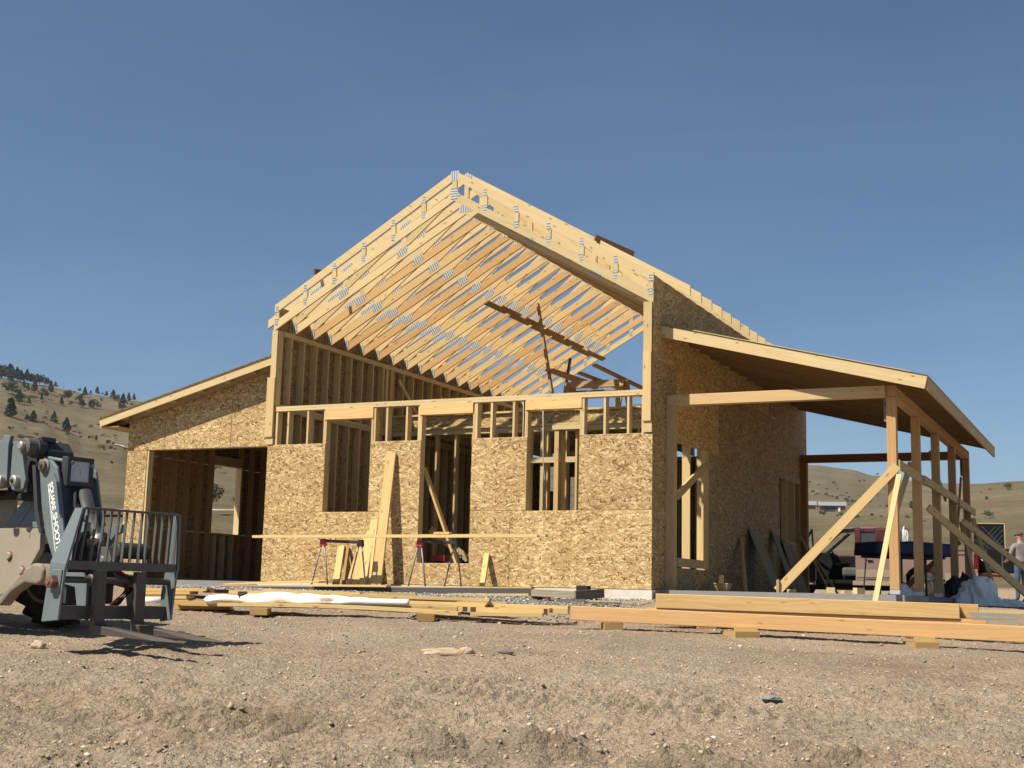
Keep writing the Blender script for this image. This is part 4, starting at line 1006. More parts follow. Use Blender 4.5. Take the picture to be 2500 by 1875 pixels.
RT = [(-221.8, 1026.8, 1.6, 's'), (-207.7, 993.0, 1.1, 's'), (-209.8, 1058.4, 2.0, 's'), (-205.8, 1048.7, 1.0, 's'), (-191.8, 948.8, 1.6, 's'), (-191.1, 981.5, 1.2, 's'), (-247.0, 1295.1, 1.0, 's'), (-240.6, 1116.0, 0.7, 's'), (-244.3, 1457.3, 2.4, 'c'), (-210.2, 1171.9, 2.0, 's'), (-212.5, 1202.3, 1.8, 's'), (-176.1, 1006.7, 1.1, 's'), (-189.5, 892.2, 1.9, 's'), (-179.6, 859.7, 2.0, 's'), (-176.7, 872.8, 2.0, 's'), (-173.7, 868.5, 1.3, 's'), (-171.8, 871.4, 1.5, 's'), (-162.9, 839.4, 2.1, 's'), (-173.1, 902.4, 1.1, 's'), (-173.3, 912.4, 1.0, 's'), (-174.7, 934.2, 1.3, 's'), (-163.5, 883.3, 1.6, 's'), (-155.3, 833.8, 2.1, 's'), (-144.4, 784.8, 2.2, 's'), (-143.9, 795.7, 1.8, 's'), (-141.3, 791.6, 1.6, 's'), (-126.9, 697.2, 0.9, 's'), (-161.4, 918.3, 1.4, 's'), (-150.7, 864.5, 1.7, 's'), (-138.7, 819.9, 2.5, 's'), (-127.9, 748.4, 1.0, 's'), (-164.5, 997.0, 1.4, 's'), (-159.8, 971.2, 1.0, 's'), (-107.8, 704.8, 1.6, 's'), (-120.0, 752.3, 0.8, 's'), (-95.2, 484.0, 2.1, 's'), (-105.3, 538.5, 1.3, 's'), (-83.4, 461.5, 1.6, 's'), (-72.8, 437.0, 1.4, 's'), (-72.0, 460.6, 1.2, 's'), (-66.9, 447.7, 0.8, 's'), (-66.6, 429.1, 0.4, 's'), (-63.2, 494.4, 4.2, 'c'), (-52.4, 411.2, 1.1, 's'), (-38.7, 430.4, 1.5, 's'), (-34.8, 555.7, 3.1, 's'), (-42.2, 564.3, 0.9, 's'), (-43.8, 548.1, 0.7, 's'), (-37.6, 505.8, 1.4, 's'), (-25.3, 382.6, 2.1, 's'), (-41.5, 371.8, 0.6, 's'), (-126.3, 618.9, 1.2, 's')]
for i in range(16):      # thicker stand on the crest at far left
    f_ = i / 15; LT.append((-648 + 22 * f_ + random.uniform(-3, 3), 592 + 16 * f_ + random.uniform(-2, 6), random.uniform(5.0, 8.0) * (1 - .25 * f_), 'c'))
for x, y, h, k in LT:
    if k == 'c': h *= 1.18
    d = math.hypot(x - C0[0], y - C0[1])
    if k == 'd':
        o = obj_of('dead_tree', random.choice(DEAD), None, (h * 1.1, h * 1.1, h), random.uniform(0, 6)); o.location = (x, y, on_land(x, y))
        tag(o, 'bare dead tree on the skyline of the left hill', 'tree', 'dead trees on the left hill crest'); continue
    if k == 's':
        if d > 640: bush(x, y, h * 1.15, 'dark juniper bush scattered over the far left hillside', 'junipers on the far left hillside', True, 'juniper_bush')
        else: bush(x, y, h * 1.1, 'low sagebrush on the near grassy spur at left', 'brush on the near left spur', h > 1.2)
        continue
    if h > 8.2 and x > -600: pine(x, y, h, 'one of the biggest dark pines standing on the far left hillside', 'big pines on the far left hillside')
    elif d > 860: pine(x, y, h * 1.08, 'dark pine crowding the skyline of the left hill', 'pines along the left hill crest')
    elif d > 640: pine(x, y, h * 1.08, 'dark pine scattered down the open far left hillside', 'pines on the open left hillside')
    elif h > 5: pine(x, y, h * 1.05, 'spreading pine standing along the edge of the near grassy spur', 'spreading pines along the near spur')
    else: pine(x, y, h * 1.08, 'pine standing along the edge of the near grassy spur', 'pines along the near spur')
for x, y, h, k in RT:
    d = math.hypot(x - C0[0], y - C0[1])
    if k == 'c' and d > 1000: pine(x, y, h * 1.2, 'lone tiny tree on the skyline of the far right hill')
    elif k == 'c': pine(x, y, h * 1.1, 'dark narrow pine in the valley behind the porch posts')
    elif d > 640: bush(x, y, h * 1.35, 'tiny dark juniper on the far right hillside', 'junipers on the far right hillside', True, 'juniper_bush')
    elif d < 520: bush(x, y, h * 1.25, 'dark bush in the pale grass between truck and cabin', 'bushes in the valley grass', True)
    else: bush(x, y, h * 1.2, 'green bush on the smooth right-hand slope', 'bushes on the right slope', True)
# filler brush inside the garage-window view and low grass clumps
bush(-277.8, 352.9, 2.8, 'round dark bush on the slope seen through the lean-to window', None, True)
bush(-145.2, 183.8, 4.2, 'green bush in the grass seen through the lean-to window', None, True)
bush(-150, 196, 1.5, 'low brush beside the bush seen through the lean-to window', None, True)

# pole fence far left
fr = thing('corral_fence', 'small weathered pole corral fence far off in the left grass', 'fence', (-216, 226, 0))
for i, (x, y) in enumerate(((-207.9, 214.5), (-212, 220), (-216, 225), (-220.9, 230), (-222.5, 233))):
    o = bar('fence_post', (x, y, on_land(x, y) - .3), (x, y, on_land(x, y) + (2.2 if i < 3 else 2.6)), .22, .22, M['dead']); o.parent = fr; o.matrix_parent_inverse = fr.matrix_world.inverted(); o.location = (216, -226, 0); o.matrix_parent_inverse.identity()
for zz in (.7, 1.3, 1.9):
    o = bar('rail', (-207.9, 214.5, on_land(-207.9, 214.5) + zz), (-220.9, 230, on_land(-220.9, 230) + zz), .10, .12, M['dead']); o.parent = fr; o.location = (216, -226, 0)

# far cabin with metal roof, and a shed by the wall edge
M['tin'] = plain('metal_roof', (.24, .26, .28), .55, .1); M['log'] = plain('log_wall', (.27, .125, .075), .9); M['shade_door'] = plain('dark_door', (.05, .055, .06), .8)
M['white'] = plain('white_paint', (.75, .75, .73), .6)
def cabin(x, y, rot, wd, dp, hh, label, door=True):
    c = thing('cabin', label, 'cabin', (x, y, on_land(x, y) - .3), None, rot)
    box('wall', (-wd / 2, 0, 0), (wd / 2, dp, hh), M['log'], c)
    V = [(-wd / 2 - .5, -1.0, hh - .1), (wd / 2 + .5, -1.0, hh - .1), (wd / 2 + .5, dp / 2, hh + 1.9), (-wd / 2 - .5, dp / 2, hh + 1.9), (-wd / 2 - .5, dp + 1, hh - .1), (wd / 2 + .5, dp + 1, hh - .1)]
    V2 = [(a, b, c_ + .15) for a, b, c_ in V]
    fin('roof', V + V2, [(0, 1, 2, 3), (3, 2, 5, 4), (6, 9, 8, 7), (9, 10, 11, 8), (0, 6, 7, 1), (4, 5, 11, 10), (0, 3, 9, 6), (3, 4, 10, 9), (1, 7, 8, 2), (2, 8, 11, 5)], M['tin'], c)
    if door:
        box('bay_shade', (-wd * .30, -.06, .1), (wd * .10, .0, hh - .35), M['shade_door'], c)  # solid dark panel standing for the shade inside the bay
        box('door', (wd * .22, -.5, .0), (wd * .30, -.42, 1.9), M['white'], c)
    return c
cabin(-112.5, 586.2, R(15), 11.6, 7, 2.6, 'far log cabin with a grey metal roof and dark open bay')
cabin(-129.0, 612.3, R(15), 6, 5, 2.2, 'small brown shed half hidden by the house corner', False)

# ---------------------------------------------------------------- timber lying about the yard
def lump(name, a, b, w_, h_, m, label, cat='board', group=None, v=None, sag=0.0, up=(0, 0, 1)):
    """one board lying from a to b; sag bends it in the middle"""
    a, b = Vector(a), Vector(b)
    if sag:
        n = 8; V, F = [], []
        d = (b - a).normalized(); s = d.cross(Vector(up)).normalized(); u = s.cross(d)
        for i in range(n + 1):
            k = i / n; p = a.lerp(b, k) - u * sag * 4 * k * (1 - k)
            V += [p - s * w_ / 2 - u * h_ / 2, p + s * w_ / 2 - u * h_ / 2, p + s * w_ / 2 + u * h_ / 2, p - s * w_ / 2 + u * h_ / 2]
        for i in range(n):
            for k in range(4): F.append((4 * i + k, 4 * i + (k + 1) % 4, 4 * i + 4 + (k + 1) % 4, 4 * i + 4 + k))
        F += [(3, 2, 1, 0), (4 * n, 4 * n + 1, 4 * n + 2, 4 * n + 3)]
        o = fin(name, V, [f for f in F], m, None, d)
        bm = bmesh.new(); bm.from_mesh(o.data); bmesh.ops.recalc_face_normals(bm, faces=bm.faces); bm.to_mesh(o.data); bm.free()
    else: o = bar(name, a, b, w_, h_, m, None, up)
    tint(o, v if v is not None else wood_tint())
    return tag(o, label, cat, group)
LG = 'loose boards in the lumber pile'
LN = Vector((.9016, .4325, 0)); LD = Vector((-.4325, .9016, 0))      # pile runs along LN, LD = away from the viewer
def pl(a, b, h_, d_, label, m=spf, v=None, sag=0.0, cat='board', group=None):
    """board whose front lower edge runs from a to b"""
    off = LD * d_ / 2 + Vector((0, 0, h_ / 2))
    return lump('board', Vector(a) + off, Vector(b) + off, d_, h_, m, label, cat, group, v, sag)
# front of the pile
M['wrap'] = plain('house_wrap', (.80, .79, .78), .55, 0, (.62, .62, .63), .4, 5, .3)
pl((3.264, -5.350, -0.365), (6.300, -4.393, -0.404), .046, .235, 'front sagging plank of the lumber pile with a slanted left end', v=(1.06, 1.0, .86), sag=-.03)
pl((2.507, -5.270, -0.373), (6.121, -4.091, -0.358), .062, .19, 'knotty plank behind the front sagging plank of the pile', v=(1.0, .88, .72))
pl((2.419, -5.201, -0.423), (3.117, -4.922, -0.416), .050, .20, 'lower plank end showing left of the white wrap roll', v=(.92, .78, .62))
pl((6.136, -4.084, -0.358), (7.514, -3.700, -0.352), .058, .19, 'pale plank running from the pile to the big red timber', v=(1.06, 1.0, .85))
pl((6.389, -4.239, -0.402), (7.259, -3.933, -0.394), .045, .20, 'short lower plank beside the red timber end', v=(1.02, .92, .75))
pl((5.296, -3.932, -0.278), (7.396, -3.424, -0.293), .040, .14, 'upper plank right of the white wrap roll', v=(1.1, 1.05, .9))
pl((5.333, -4.080, -0.326), (7.416, -3.470, -0.319), .035, .16, 'second upper plank right of the white wrap roll', v=(1.1, 1.02, .85))
pl((4.436, -3.956, -0.211), (6.247, -3.420, -0.226), .045, .14, 'thin plank with a dark cut end above the gravel', v=(1.1, 1.05, .88))
pl((4.014, -3.660, -0.190), (5.005, -3.239, -0.168), .036, .16, 'plank lying in front of the grey beam', v=(1.02, .94, .78))
pl((2.734, -4.440, -0.203), (3.811, -4.034, -0.198), .05, .16, 'plank with slanted end behind the white wrap roll', v=(1.08, 1.0, .82))
pl((3.226, -4.315, -0.175), (4.526, -3.913, -0.193), .05, .14, 'plank on top of the white wrap roll heap', v=(1.08, 1.02, .85))
for i, (a, b, c, v_) in enumerate((((325, 1442, 19.0), (508, 1443, 18.8), .042, 1.06), ((325, 1451.5, 18.9), (467, 1451, 18.75), .042, 1.0), ((325, 1462, 18.7), (459, 1461.5, 18.6), .040, 1.05), ((325, 1470, 18.5), (462, 1470, 18.45), .036, 1.08))): pass
pl((1.123, -4.547, -0.203), (2.213, -4.246, -0.178), .042, .30, 'top board of the left stack behind the forks', v=(1.05, .96, .78))
pl((1.195, -4.624, -0.255), (2.034, -4.387, -0.231), .044, .30, 'second board of the left stack behind the forks', v=(1.0, .86, .66))
pl((1.301, -4.739, -0.310), (2.093, -4.525, -0.290), .044, .30, 'third board of the left stack behind the forks', v=(1.08, 1.0, .82))
pl((1.407, -4.855, -0.365), (2.177, -4.596, -0.343), .044, .30, 'bottom board of the left stack behind the forks', v=(1.0, .9, .72))
pl((-0.415, -5.507, -0.457), (-0.182, -5.506, -0.463), .04, .25, 'short brown board by the loader wheel', v=(.8, .6, .45))
pl((2.151, -4.165, -0.201), (2.355, -4.178, -0.202), .05, .3, 'dark board end poking from the left stack', M['dark_wood'], v=.9)
for a_, b_, l_ in (((3.390, -4.014, -0.201), (5.843, -3.448, -0.274), 'long pale plank slanting behind the white wrap roll'), ((4.574, -3.779, -0.196), (6.508, -3.406, -0.268), 'plank slanting toward the red timber behind the roll'), ((2.595, -4.617, -0.252), (3.667, -4.214, -0.236), 'plank under the crumpled left half of the wrap roll'), ((5.455, -4.078, -0.302), (6.928, -3.537, -0.316), 'plank wedged between the upper planks right of the roll')):
    pl(a_, b_, .036, .13, l_, v=random.choice([(1.1, 1.04, .88), (1.04, .97, .80), (1.0, .9, .72)]))
o = tube('wrap_roll', [(1.527, -5.019, -0.335), (1.937, -4.878, -0.325)], .055, M['wrap'], None, 14); tag(o, 'white wrap roll end seen between the loader forks', 'house wrap')
o = tube('wrap_bundle', [(-1.071, -5.045, -0.390), (-0.844, -5.047, -0.373), (-0.633, -5.057, -0.380)], [.05, .075, .04], M['wrap'], None, 12); tag(o, 'white wrap bundle at the left edge behind the loader wheel', 'house wrap')
# blocks under the pile
def blk(c, sx, sy, sz, label, m=spf, v=(.8, .7, .55), name='wood_block', rz=25.6):
    o = box(name, (-sx / 2, -sy / 2, 0), (sx / 2, sy / 2, sz), m, None, (1, 0, 0)); o.location = c; o.rotation_euler = (0, 0, R(rz)); tint(o, v)
    return tag(o, label, 'wood block')
blk((3.853, -5.234, -0.459), .22, .3, .085, 'wood block under the left end of the lumber pile')
blk((5.972, -4.662, -0.478), .22, .3, .09, 'wood block under the right end of the front plank', v=(.6, .48, .36))
blk((6.387, -4.407, -0.351), .06, .05, .06, 'dark offcut standing at the front plank end', M['dark_wood'], 1.0)
blk((6.480, -4.362, -0.353), .07, .05, .06, 'second dark offcut beside the front plank end', M['dark_wood'], .8)
blk((7.286, -3.920, -0.368), .05, .05, .075, 'dark offcut near the red timber end', M['dark_wood'], .9)
blk((7.347, -3.891, -0.341), .045, .05, .055, 'small dark offcut on the plank near the red timber', M['dark_wood'], 1.1)
# bent black bracket lying on the boards
prism('bracket', [(6.363, -3.808, -0.284), (6.424, -3.779, -0.197), (6.464, -3.760, -0.286), (6.445, -3.769, -0.287), (6.420, -3.781, -0.261)], LD * .12, M['dark_wood'], None)
tag(bpy.data.objects['bracket'], 'dark bent offcut standing on the upper planks', 'offcut')

# roll of white house wrap, flat and crumpled at the left, round at the right
def wrap_roll():
    A = Vector((2.863, -5.154, -0.283)); B = Vector((5.495, -4.280, -0.259))
    n, k = 60, 20; V, F = [], []
    for i in range(n + 1):
        f = i / n; c = A.lerp(B, f)
        rz = .050 + .036 * math.exp(-((f - .42) / .25) ** 2) - .006 * (f > .8); ry = .11 - .065 * sstep(.55, .85, f)
        c = c + Vector((0, 0, .012 * math.exp(-((f - .4) / .2) ** 2)))
        e = min(1, f / .03) ** .5; rz *= e; ry *= e
        for j in range(k):
            t_ = 2 * math.pi * j / k; cr = 1 + (.45 * (1 - sstep(.6, .9, f))) * mnoise.noise(Vector((f * 11, math.cos(t_) * 1.6, math.sin(t_) * 1.6)))
            V.append(c + LD * (ry * math.cos(t_) * cr) + Vector((0, 0, rz * math.sin(t_) * cr)))
    for i in range(n):
        for j in range(k): F.append((i * k + j, (i + 1) * k + j, (i + 1) * k + (j + 1) % k, i * k + (j + 1) % k))
    F.append(tuple(n * k + j for j in range(k)))
    o = fin('wrap_roll', V, F, M['wrap'], None, None, True)
    bm = bmesh.new(); bm.from_mesh(o.data); bmesh.ops.recalc_face_normals(bm, faces=bm.faces); bm.to_mesh(o.data); bm.free()
    c = fin('roll_core', *tube_v([B - LN * .05, B + LN * .004], .024, 12), M['shade_door']); c.parent = o
    return tag(o, 'white roll of house wrap, crumpled, lying on the lumber pile', 'house wrap')
wrap_roll()
blk((3.387, -5.014, -0.227), .10, .12, .06, 'small dark scrap on the white wrap roll', M['grey_wood'], .4)

# big timbers on blocks, right
bevel(lump('timber', (7.905, -4.50, -.325), (14.1, -4.33, -.428), .17, .168, fir, 'long reddish timber on blocks nearest the camera', 'timber', None, (1.12, 1.10, 1.06)), .006)
bevel(lump('timber', (8.62, -3.50, -.158), (12.17, -2.90, -.196), .16, .178, M['gold'], 'yellow grained timber stacked behind the long red one', 'timber', None, (1.05, 1.03, .98)), .006)
bevel(lump('timber', (8.70, -3.32, -.155), (12.36, -2.70, -.194), .14, .17, M['gold'], 'second yellow timber, its darker end past the first', 'timber', None, (.95, .85, .7)), .006)
bevel(lump('timber', (8.5, -3.47, -.332), (12.46, -2.82, -.372), .18, .165, fir, 'red timber underneath the yellow timbers', 'timber', None, (1.2, 1.1, .95)), .006)
blk((9.97, -4.50, -.545), .30, .42, .07, 'lower block under the middle of the long red timber', v=(.75, .62, .46), rz=40)
blk((10.02, -4.46, -.474), .26, .30, .05, 'upper block under the middle of the long red timber', v=(.9, .8, .6), rz=20)
blk((11.95, -4.45, -.585), .26, .36, .06, 'lower block under the right part of the long red timber', v=(.75, .62, .46), rz=30)
blk((11.98, -4.43, -.524), .22, .26, .05, 'upper block under the right part of the long red timber', v=(.9, .8, .6), rz=10)
blk((8.4, -4.47, -.52), .22, .30, .09, 'block under the left end of the long red timber', v=(.6, .5, .38), rz=30)
blk((9.2, -3.35, -.49), .22, .30, .075, 'left block under the yellow timber stack', v=(.6, .5, .38), rz=30)
blk((11.6, -2.95, -.52), .22, .30, .075, 'right block under the yellow timber stack', v=(.6, .5, .38), rz=30)
# pale and silver boards past the stack at right
pl((12.311, -2.952, -0.241), (12.786, -2.834, -0.247), .04, .14, 'silvery weathered board past the yellow timber end', M['grey_wood'], v=(1.6, 1.7, 1.8))
pl((12.358, -3.151, -0.290), (12.845, -3.028, -0.295), .04, .14, 'lower silvery board past the yellow timber end', M['grey_wood'], v=(1.5, 1.5, 1.5))
pl((12.187, -2.346, -0.218), (12.914, -2.108, -0.208), .04, .14, 'pale board lying behind the silvery boards', v=(1.1, 1.05, .9))

# long dark grey beam lying before the wall with pale planks under and over it
gb = lump('steel_beam', (.02, -1.15, -.142), (5.83, -1.15, -.066), .10, .080, M['beam_grey'], 'long dark grey beam lying along the front wall', 'beam')
lump('board', (.02, -1.13, -.095), (3.2, -1.13, -.055), .14, .022, spf, 'pale plank on top of the left half of the grey beam', 'board', None, (.95, .78, .58))
lump('board', (3.2, -1.12, -.052), (5.83, -1.12, -.017), .14, .022, spf, 'pale plank on top of the right half of the grey beam', 'board', None, (1.0, .88, .68))
lump('board', (3.9, -1.17, -.165), (5.81, -1.17, -.122), .14, .036, spf, 'pale plank under the right half of the grey beam', 'board', None, (.95, .9, .72))
lump('board', (1.93, -1.25, -.055), (3.38, -1.25, -.040), .14, .034, spf, 'short plank on the grey beam with a cut end', 'board', None, (1.05, .98, .8))
o = prism('plywood_sheet', [(.04, -1.10, -.075), (1.90, -1.00, -.005), (1.95, -.45, .035), (.5, -.42, -.02)], (0, 0, .018), M['gold'], None, (1, 0, 0)); tint(o, (1.25, 1.1, .75)); tag(o, 'yellow plywood sheet leaning over the grey beam', 'plywood')
blk((2.62, -1.24, -.13), .2, .06, .075, 'dark block against the front of the grey beam', M['shade_door'], 1.0, rz=0)
blk((6.60, -1.0, -.06), .18, .14, .09, 'small black box beside the weathered step', M['black'], 1.0, rz=0)

# weathered wooden form box, right of the grey beam
fb_ = thing('form_box', 'weathered grey board form lying on the gravel before the wall', 'form box', (6.4, -1.5, -.2))
def lb(n_, a, b, w_, h_, m, v=1.0):
    o = bar(n_, Vector(a) - Vector((6.4, -1.5, -.2)), Vector(b) - Vector((6.4, -1.5, -.2)), w_, h_, m, fb_); return tint(o, v)
lb('side_board', (5.98, -1.50, -.09), (6.69, -1.52, -.105), .04, .10, M['grey_wood'], (1.7, 1.65, 1.5))
lb('side_board', (5.97, -1.47, -.10), (6.2, -1.35, -.2), .03, .12, M['dark_wood'], 1.0)
lb('end_board', (6.69, -1.54, -.115), (6.90, -.95, -.075), .04, .13, M['grey_wood'], (.85, .82, .75))
lb('end_board', (6.44, -1.62, -.225), (6.85, -1.55, -.215), .04, .10, M['grey_wood'], (.8, .78, .7))
lb('leg_board', (6.26, -1.45, -.15), (6.12, -1.6, -.27), .06, .03, M['grey_wood'], (1.7, 1.6, 1.3))
lb('leg_board', (6.42, -1.48, -.17), (6.34, -1.62, -.27), .05, .03, M['grey_wood'], (1.6, 1.5, 1.3))
lump('board', (7.0, -1.7, -.19), (7.42, -1.62, -.185), .06, .02, spf, 'small pale stick on the gravel by the footing', 'board')
lump('board', (7.55, -1.9, -.20), (7.95, -1.7, -.17), .06, .03, spf, 'pale stake on the gravel beside the yellow timber', 'board')
prism('plastic_sheet', [(7.0, -1.95, -.22), (7.5, -2.0, -.22), (7.6, -1.85, -.21), (7.1, -1.8, -.21)], (0, 0, .01), M['green_plastic'], None); tag(bpy.data.objects['plastic_sheet'], 'dark green plastic strip on the gravel by the yellow timber', 'plastic strip')

# boards leaning on the front wall
def lean(a, b, w_, th, label, v, grp=None):
    o = lump('leaning_board', a, b, w_, th, spf, label, 'board', grp, v, up=(0, -1, .2)); return o
lean((2.645, -.42, -.10), (2.615, -.035, 2.22), .185, .038, 'tall wide board leaning highest against the front wall', (1.0, .94, .76))
lean((2.43, -.36, -.10), (2.335, -.03, 1.085), .14, .038, 'second tallest board leaning left of the tall one', (1.04, .96, .78))
lean((2.38, -.42, -.10), (2.285, -.06, .885), .14, .038, 'board leaning in front between the tall boards', (1.05, 1.0, .82))
lean((2.20, -.40, -.10), (2.215, -.03, .80), .14, .038, 'darker wide board behind the sawhorse leg', (.98, .82, .62))
lean((2.10, -.42, -.10), (2.09, -.03, .70), .10, .038, 'narrow board behind the folded sawhorse', (.92, .78, .6))
lean((1.85, -.42, -.10), (1.69, -.03, .625), .13, .038, 'short pale board leaning leftmost with a slanted top', (1.05, .98, .8))
lean((1.98, -.38, -.10), (1.83, -.03, .60), .05, .06, 'brown stick beside the short leaning board', (.6, .48, .36))
lean((4.595, -.40, -.09), (4.495, -.03, .52), .09, .038, 'single short board leaning right of the tall opening', (1.0, .92, .74))

# sawhorses carrying long boards
def sawhorse(x, y, x2, y2, label, z0=-.14, top=.715):
    """two A-frames of thin tube joined by a steel head; red cap on the near end"""
    t_ = thing('sawhorse', label, 'sawhorse', (x, y, z0), 'metal sawhorses'); h = top - z0
    dx, dy = x2 - x, y2 - y
    bar('head', (.02, .01, h - .035), (dx, dy, h - .045), .05, .05, M['dark_steel'], t_)
    for k, (ox, oy) in enumerate(((0, 0), (dx, dy))):
        for sx in (-1, 1):
            tube('leg', [(ox + sx * .172, oy - .06, .012), (ox + sx * .022, oy, h - .05)], .0135, M['dull_steel'], t_, 8)
        prism('end_cap', [(ox - .052, oy - .035, h - .115), (ox + .052, oy - .035, h - .115), (ox + .036, oy - .035, h - .003), (ox - .036, oy - .035, h - .003)], (0, .07, 0), M['red_cap'] if k == 0 else M['black'], t_, None)
    return t_
M['dull_steel'] = plain('dull_steel_tube', (.22, .225, .23), .5, .3); M['dark_steel'] = plain('dark_steel', (.07, .07, .075), .55, .3)
M['red_cap'] = plain('red_plastic', (.42, .035, .045), .5, 0, (.25, .03, .03), .3)
sawhorse(1.90, -.92, 2.44, -.62, 'left metal sawhorse with a red end cap under the long boards')
sawhorse(3.735, -.92, 4.22, -.62, 'right metal sawhorse with a red end cap before the tall opening')
lump('board', (.53, -.98, .742), (5.835, -.98, .765), .09, .042, spf, 'long pale board across the sawhorses, front one', 'board', None, (1.1, 1.05, .88))
lump('board', (.62, -.86, .755), (5.92, -.86, .782), .09, .042, spf, 'long pale board across the sawhorses, rear one', 'board', None, (1.12, 1.08, .92))
lump('board', (3.99, -.90, .808), (4.27, -.90, .812), .09, .038, spf, 'short offcut lying on the long sawhorse boards', 'board', None, (1.0, .9, .7))

# cord hanging in the right front window
o = tube('cord', [(4.98, 1.0, 3.05), (5.0, 1.0, 2.2), (5.06, 1.0, 1.5), (5.07, 1.0, .3)], .008, M['cord'], None, 6); tag(o, 'pale cord hanging inside the right front window', 'cord')
# tools behind the tall opening
tb = thing('tool_case', 'red and black tool case on the floor behind the tall opening', 'tool case', (3.45, .6, .005))
box('body', (-.25, -.15, 0), (.32, .15, .40), M['black'], tb); box('lid', (-.22, -.16, .401), (.0, .15, .50), M['red_cap'], tb)
tube('handle', [(.05, 0, .41), (.05, 0, .50), (.25, 0, .50), (.25, 0, .41)], .015, M['black'], tb, 8)

# sheets leaning on the shaded side wall, low planter, small block
def lean_s(a, b, w_, th, m, label, v):
    o = lump('leaning_board', a, b, w_, th, m, label, 'board', None, v, up=(1, 0, .3)); return o
lean_s((7.80, 3.62, .01), (7.345, 4.95, .99), .10, .036, spf, 'narrow pale board leaning leftmost on the shaded side wall', (.95, .85, .7))
lean_s((7.92, 5.55, .01), (7.36, 5.85, 1.17), .78, .018, M['grey_wood'], 'wide grey-green plywood strip leaning on the shaded wall', (1.5, 1.35, .9))
lean_s((7.90, 6.95, .01), (7.36, 7.35, 1.24), .42, .018, M['grey_wood'], 'narrow grey board leaning behind the wide plywood strip', (1.2, 1.1, .85))
lean_s((7.75, 8.3, .01), (7.36, 8.45, 1.10), .85, .018, M['osb_shade'], 'brown board sheet leaning under the far side window', (.8, .75, .7))
lean_s((8.1, 9.35, .01), (7.36, 9.65, 1.29), .09, .036, spf, 'thin board leaning at the far end of the side wall', (.8, .68, .55))
lean_s((8.2, 9.60, .01), (7.38, 9.9, 1.2), .09, .036, spf, 'thin darker board at the far end of the side wall', (.6, .5, .42))
pp = thing('plant_pot', 'small square terracotta-coloured wooden pot by the shaded wall', 'pot', (7.62, 2.75, .001))
fin('pot', [(-.10, -.10, 0), (.10, -.10, 0), (.10, .10, 0), (-.10, .10, 0), (-.14, -.14, .13), (.14, -.14, .13), (.14, .14, .13), (-.14, .14, .13)], BOXF, M['fir'], pp, (1, 0, 0))
box('rim', (-.145, -.145, .131), (.145, .145, .15), M['fir'], pp)
blk((7.45, 1.35, .001), .16, .1, .04, 'small scrap lying on the slab edge', v=(.7, .7, .5))
for i, (x, y) in enumerate(((9.35, .55), (9.9, .7), (10.15, .62), (10.35, .55))): blk((x, y, .002), .12 + .05 * (i == 3), .08, .05 + .04 * (i % 2), ['pale scrap at the slab edge left of the table', 'pale scrap on the slab under the table', 'upright pale offcut on the slab edge', 'flat pale scrap beside the thin brace'][i], v=(1.1, 1.05, .95), rz=20 * i)
blk((9.20, .33, -.03), .04, .05, .22, 'wooden stake at the foot of the long porch brace', v=(.7, .6, .5), rz=0)

# ---------------------------------------------------------------- telescopic loader, left
M['grey_paint'] = plain('grey_machine_paint', (.15, .185, .20), .5, .1, (.115, .125, .125), .5, 7, .08)
M['grey_worn'] = plain('worn_grey_steel', (.115, .12, .12), .6, .3, (.10, .065, .04), .6, 9, .15)
M['fork_steel'] = plain('worn_fork_steel', (.10, .092, .085), .5, .5, (.14, .08, .05), .5, 10, .15)
M['cream'] = plain('cream_machine_paint', (.31, .285, .23), .55, 0, (.30, .22, .14), .55, 5, .08)  # cream darkened, shade on the chassis put into the base colour
M['tan_shaded'] = plain('dusty_shaded_axle_paint', (.24, .21, .165), .75, 0, (.17, .125, .085), .6, 8, .15)  # dusty tan, darkened further to hold the shade on the axle
M['rust'] = plain('rusty_steel', (.20, .105, .065), .85, .2, (.10, .055, .035), .6, 20, .3)
M['steel'] = plain('bright_steel', (.42, .41, .39), .45, .6, (.25, .2, .15), .4, 20)
M['tyre'] = plain('tyre_rubber', (.022, .021, .020), .9, 0, (.10, .08, .06), .45, 6, .2)
M['glass_scr'] = plain('scratched_pale_panel', (.48, .50, .56), .35, .1, (.36, .37, .42), .35, 30)
M['red_hose'] = plain('red_hose', (.20, .035, .025), .5)
M['dark_paint'] = plain('dark_machine_paint', (.04, .045, .05), .55, .1)
M['decal'] = plain('white_decal', (.78, .79, .79), .5, 0, (.6, .6, .6), .3, 12)
TF = Vector((.984, -.18, 0)).normalized(); TLa = Vector((.18, .984, 0)).normalized(); TO = Vector((5.592, -10.611, 0))
T = thing('telehandler', 'grey and cream telescopic fork loader at the left edge with pallet forks lowered', 'forklift', TO)
T.rotation_euler = (0, 0, math.atan2(TF.y, TF.x))
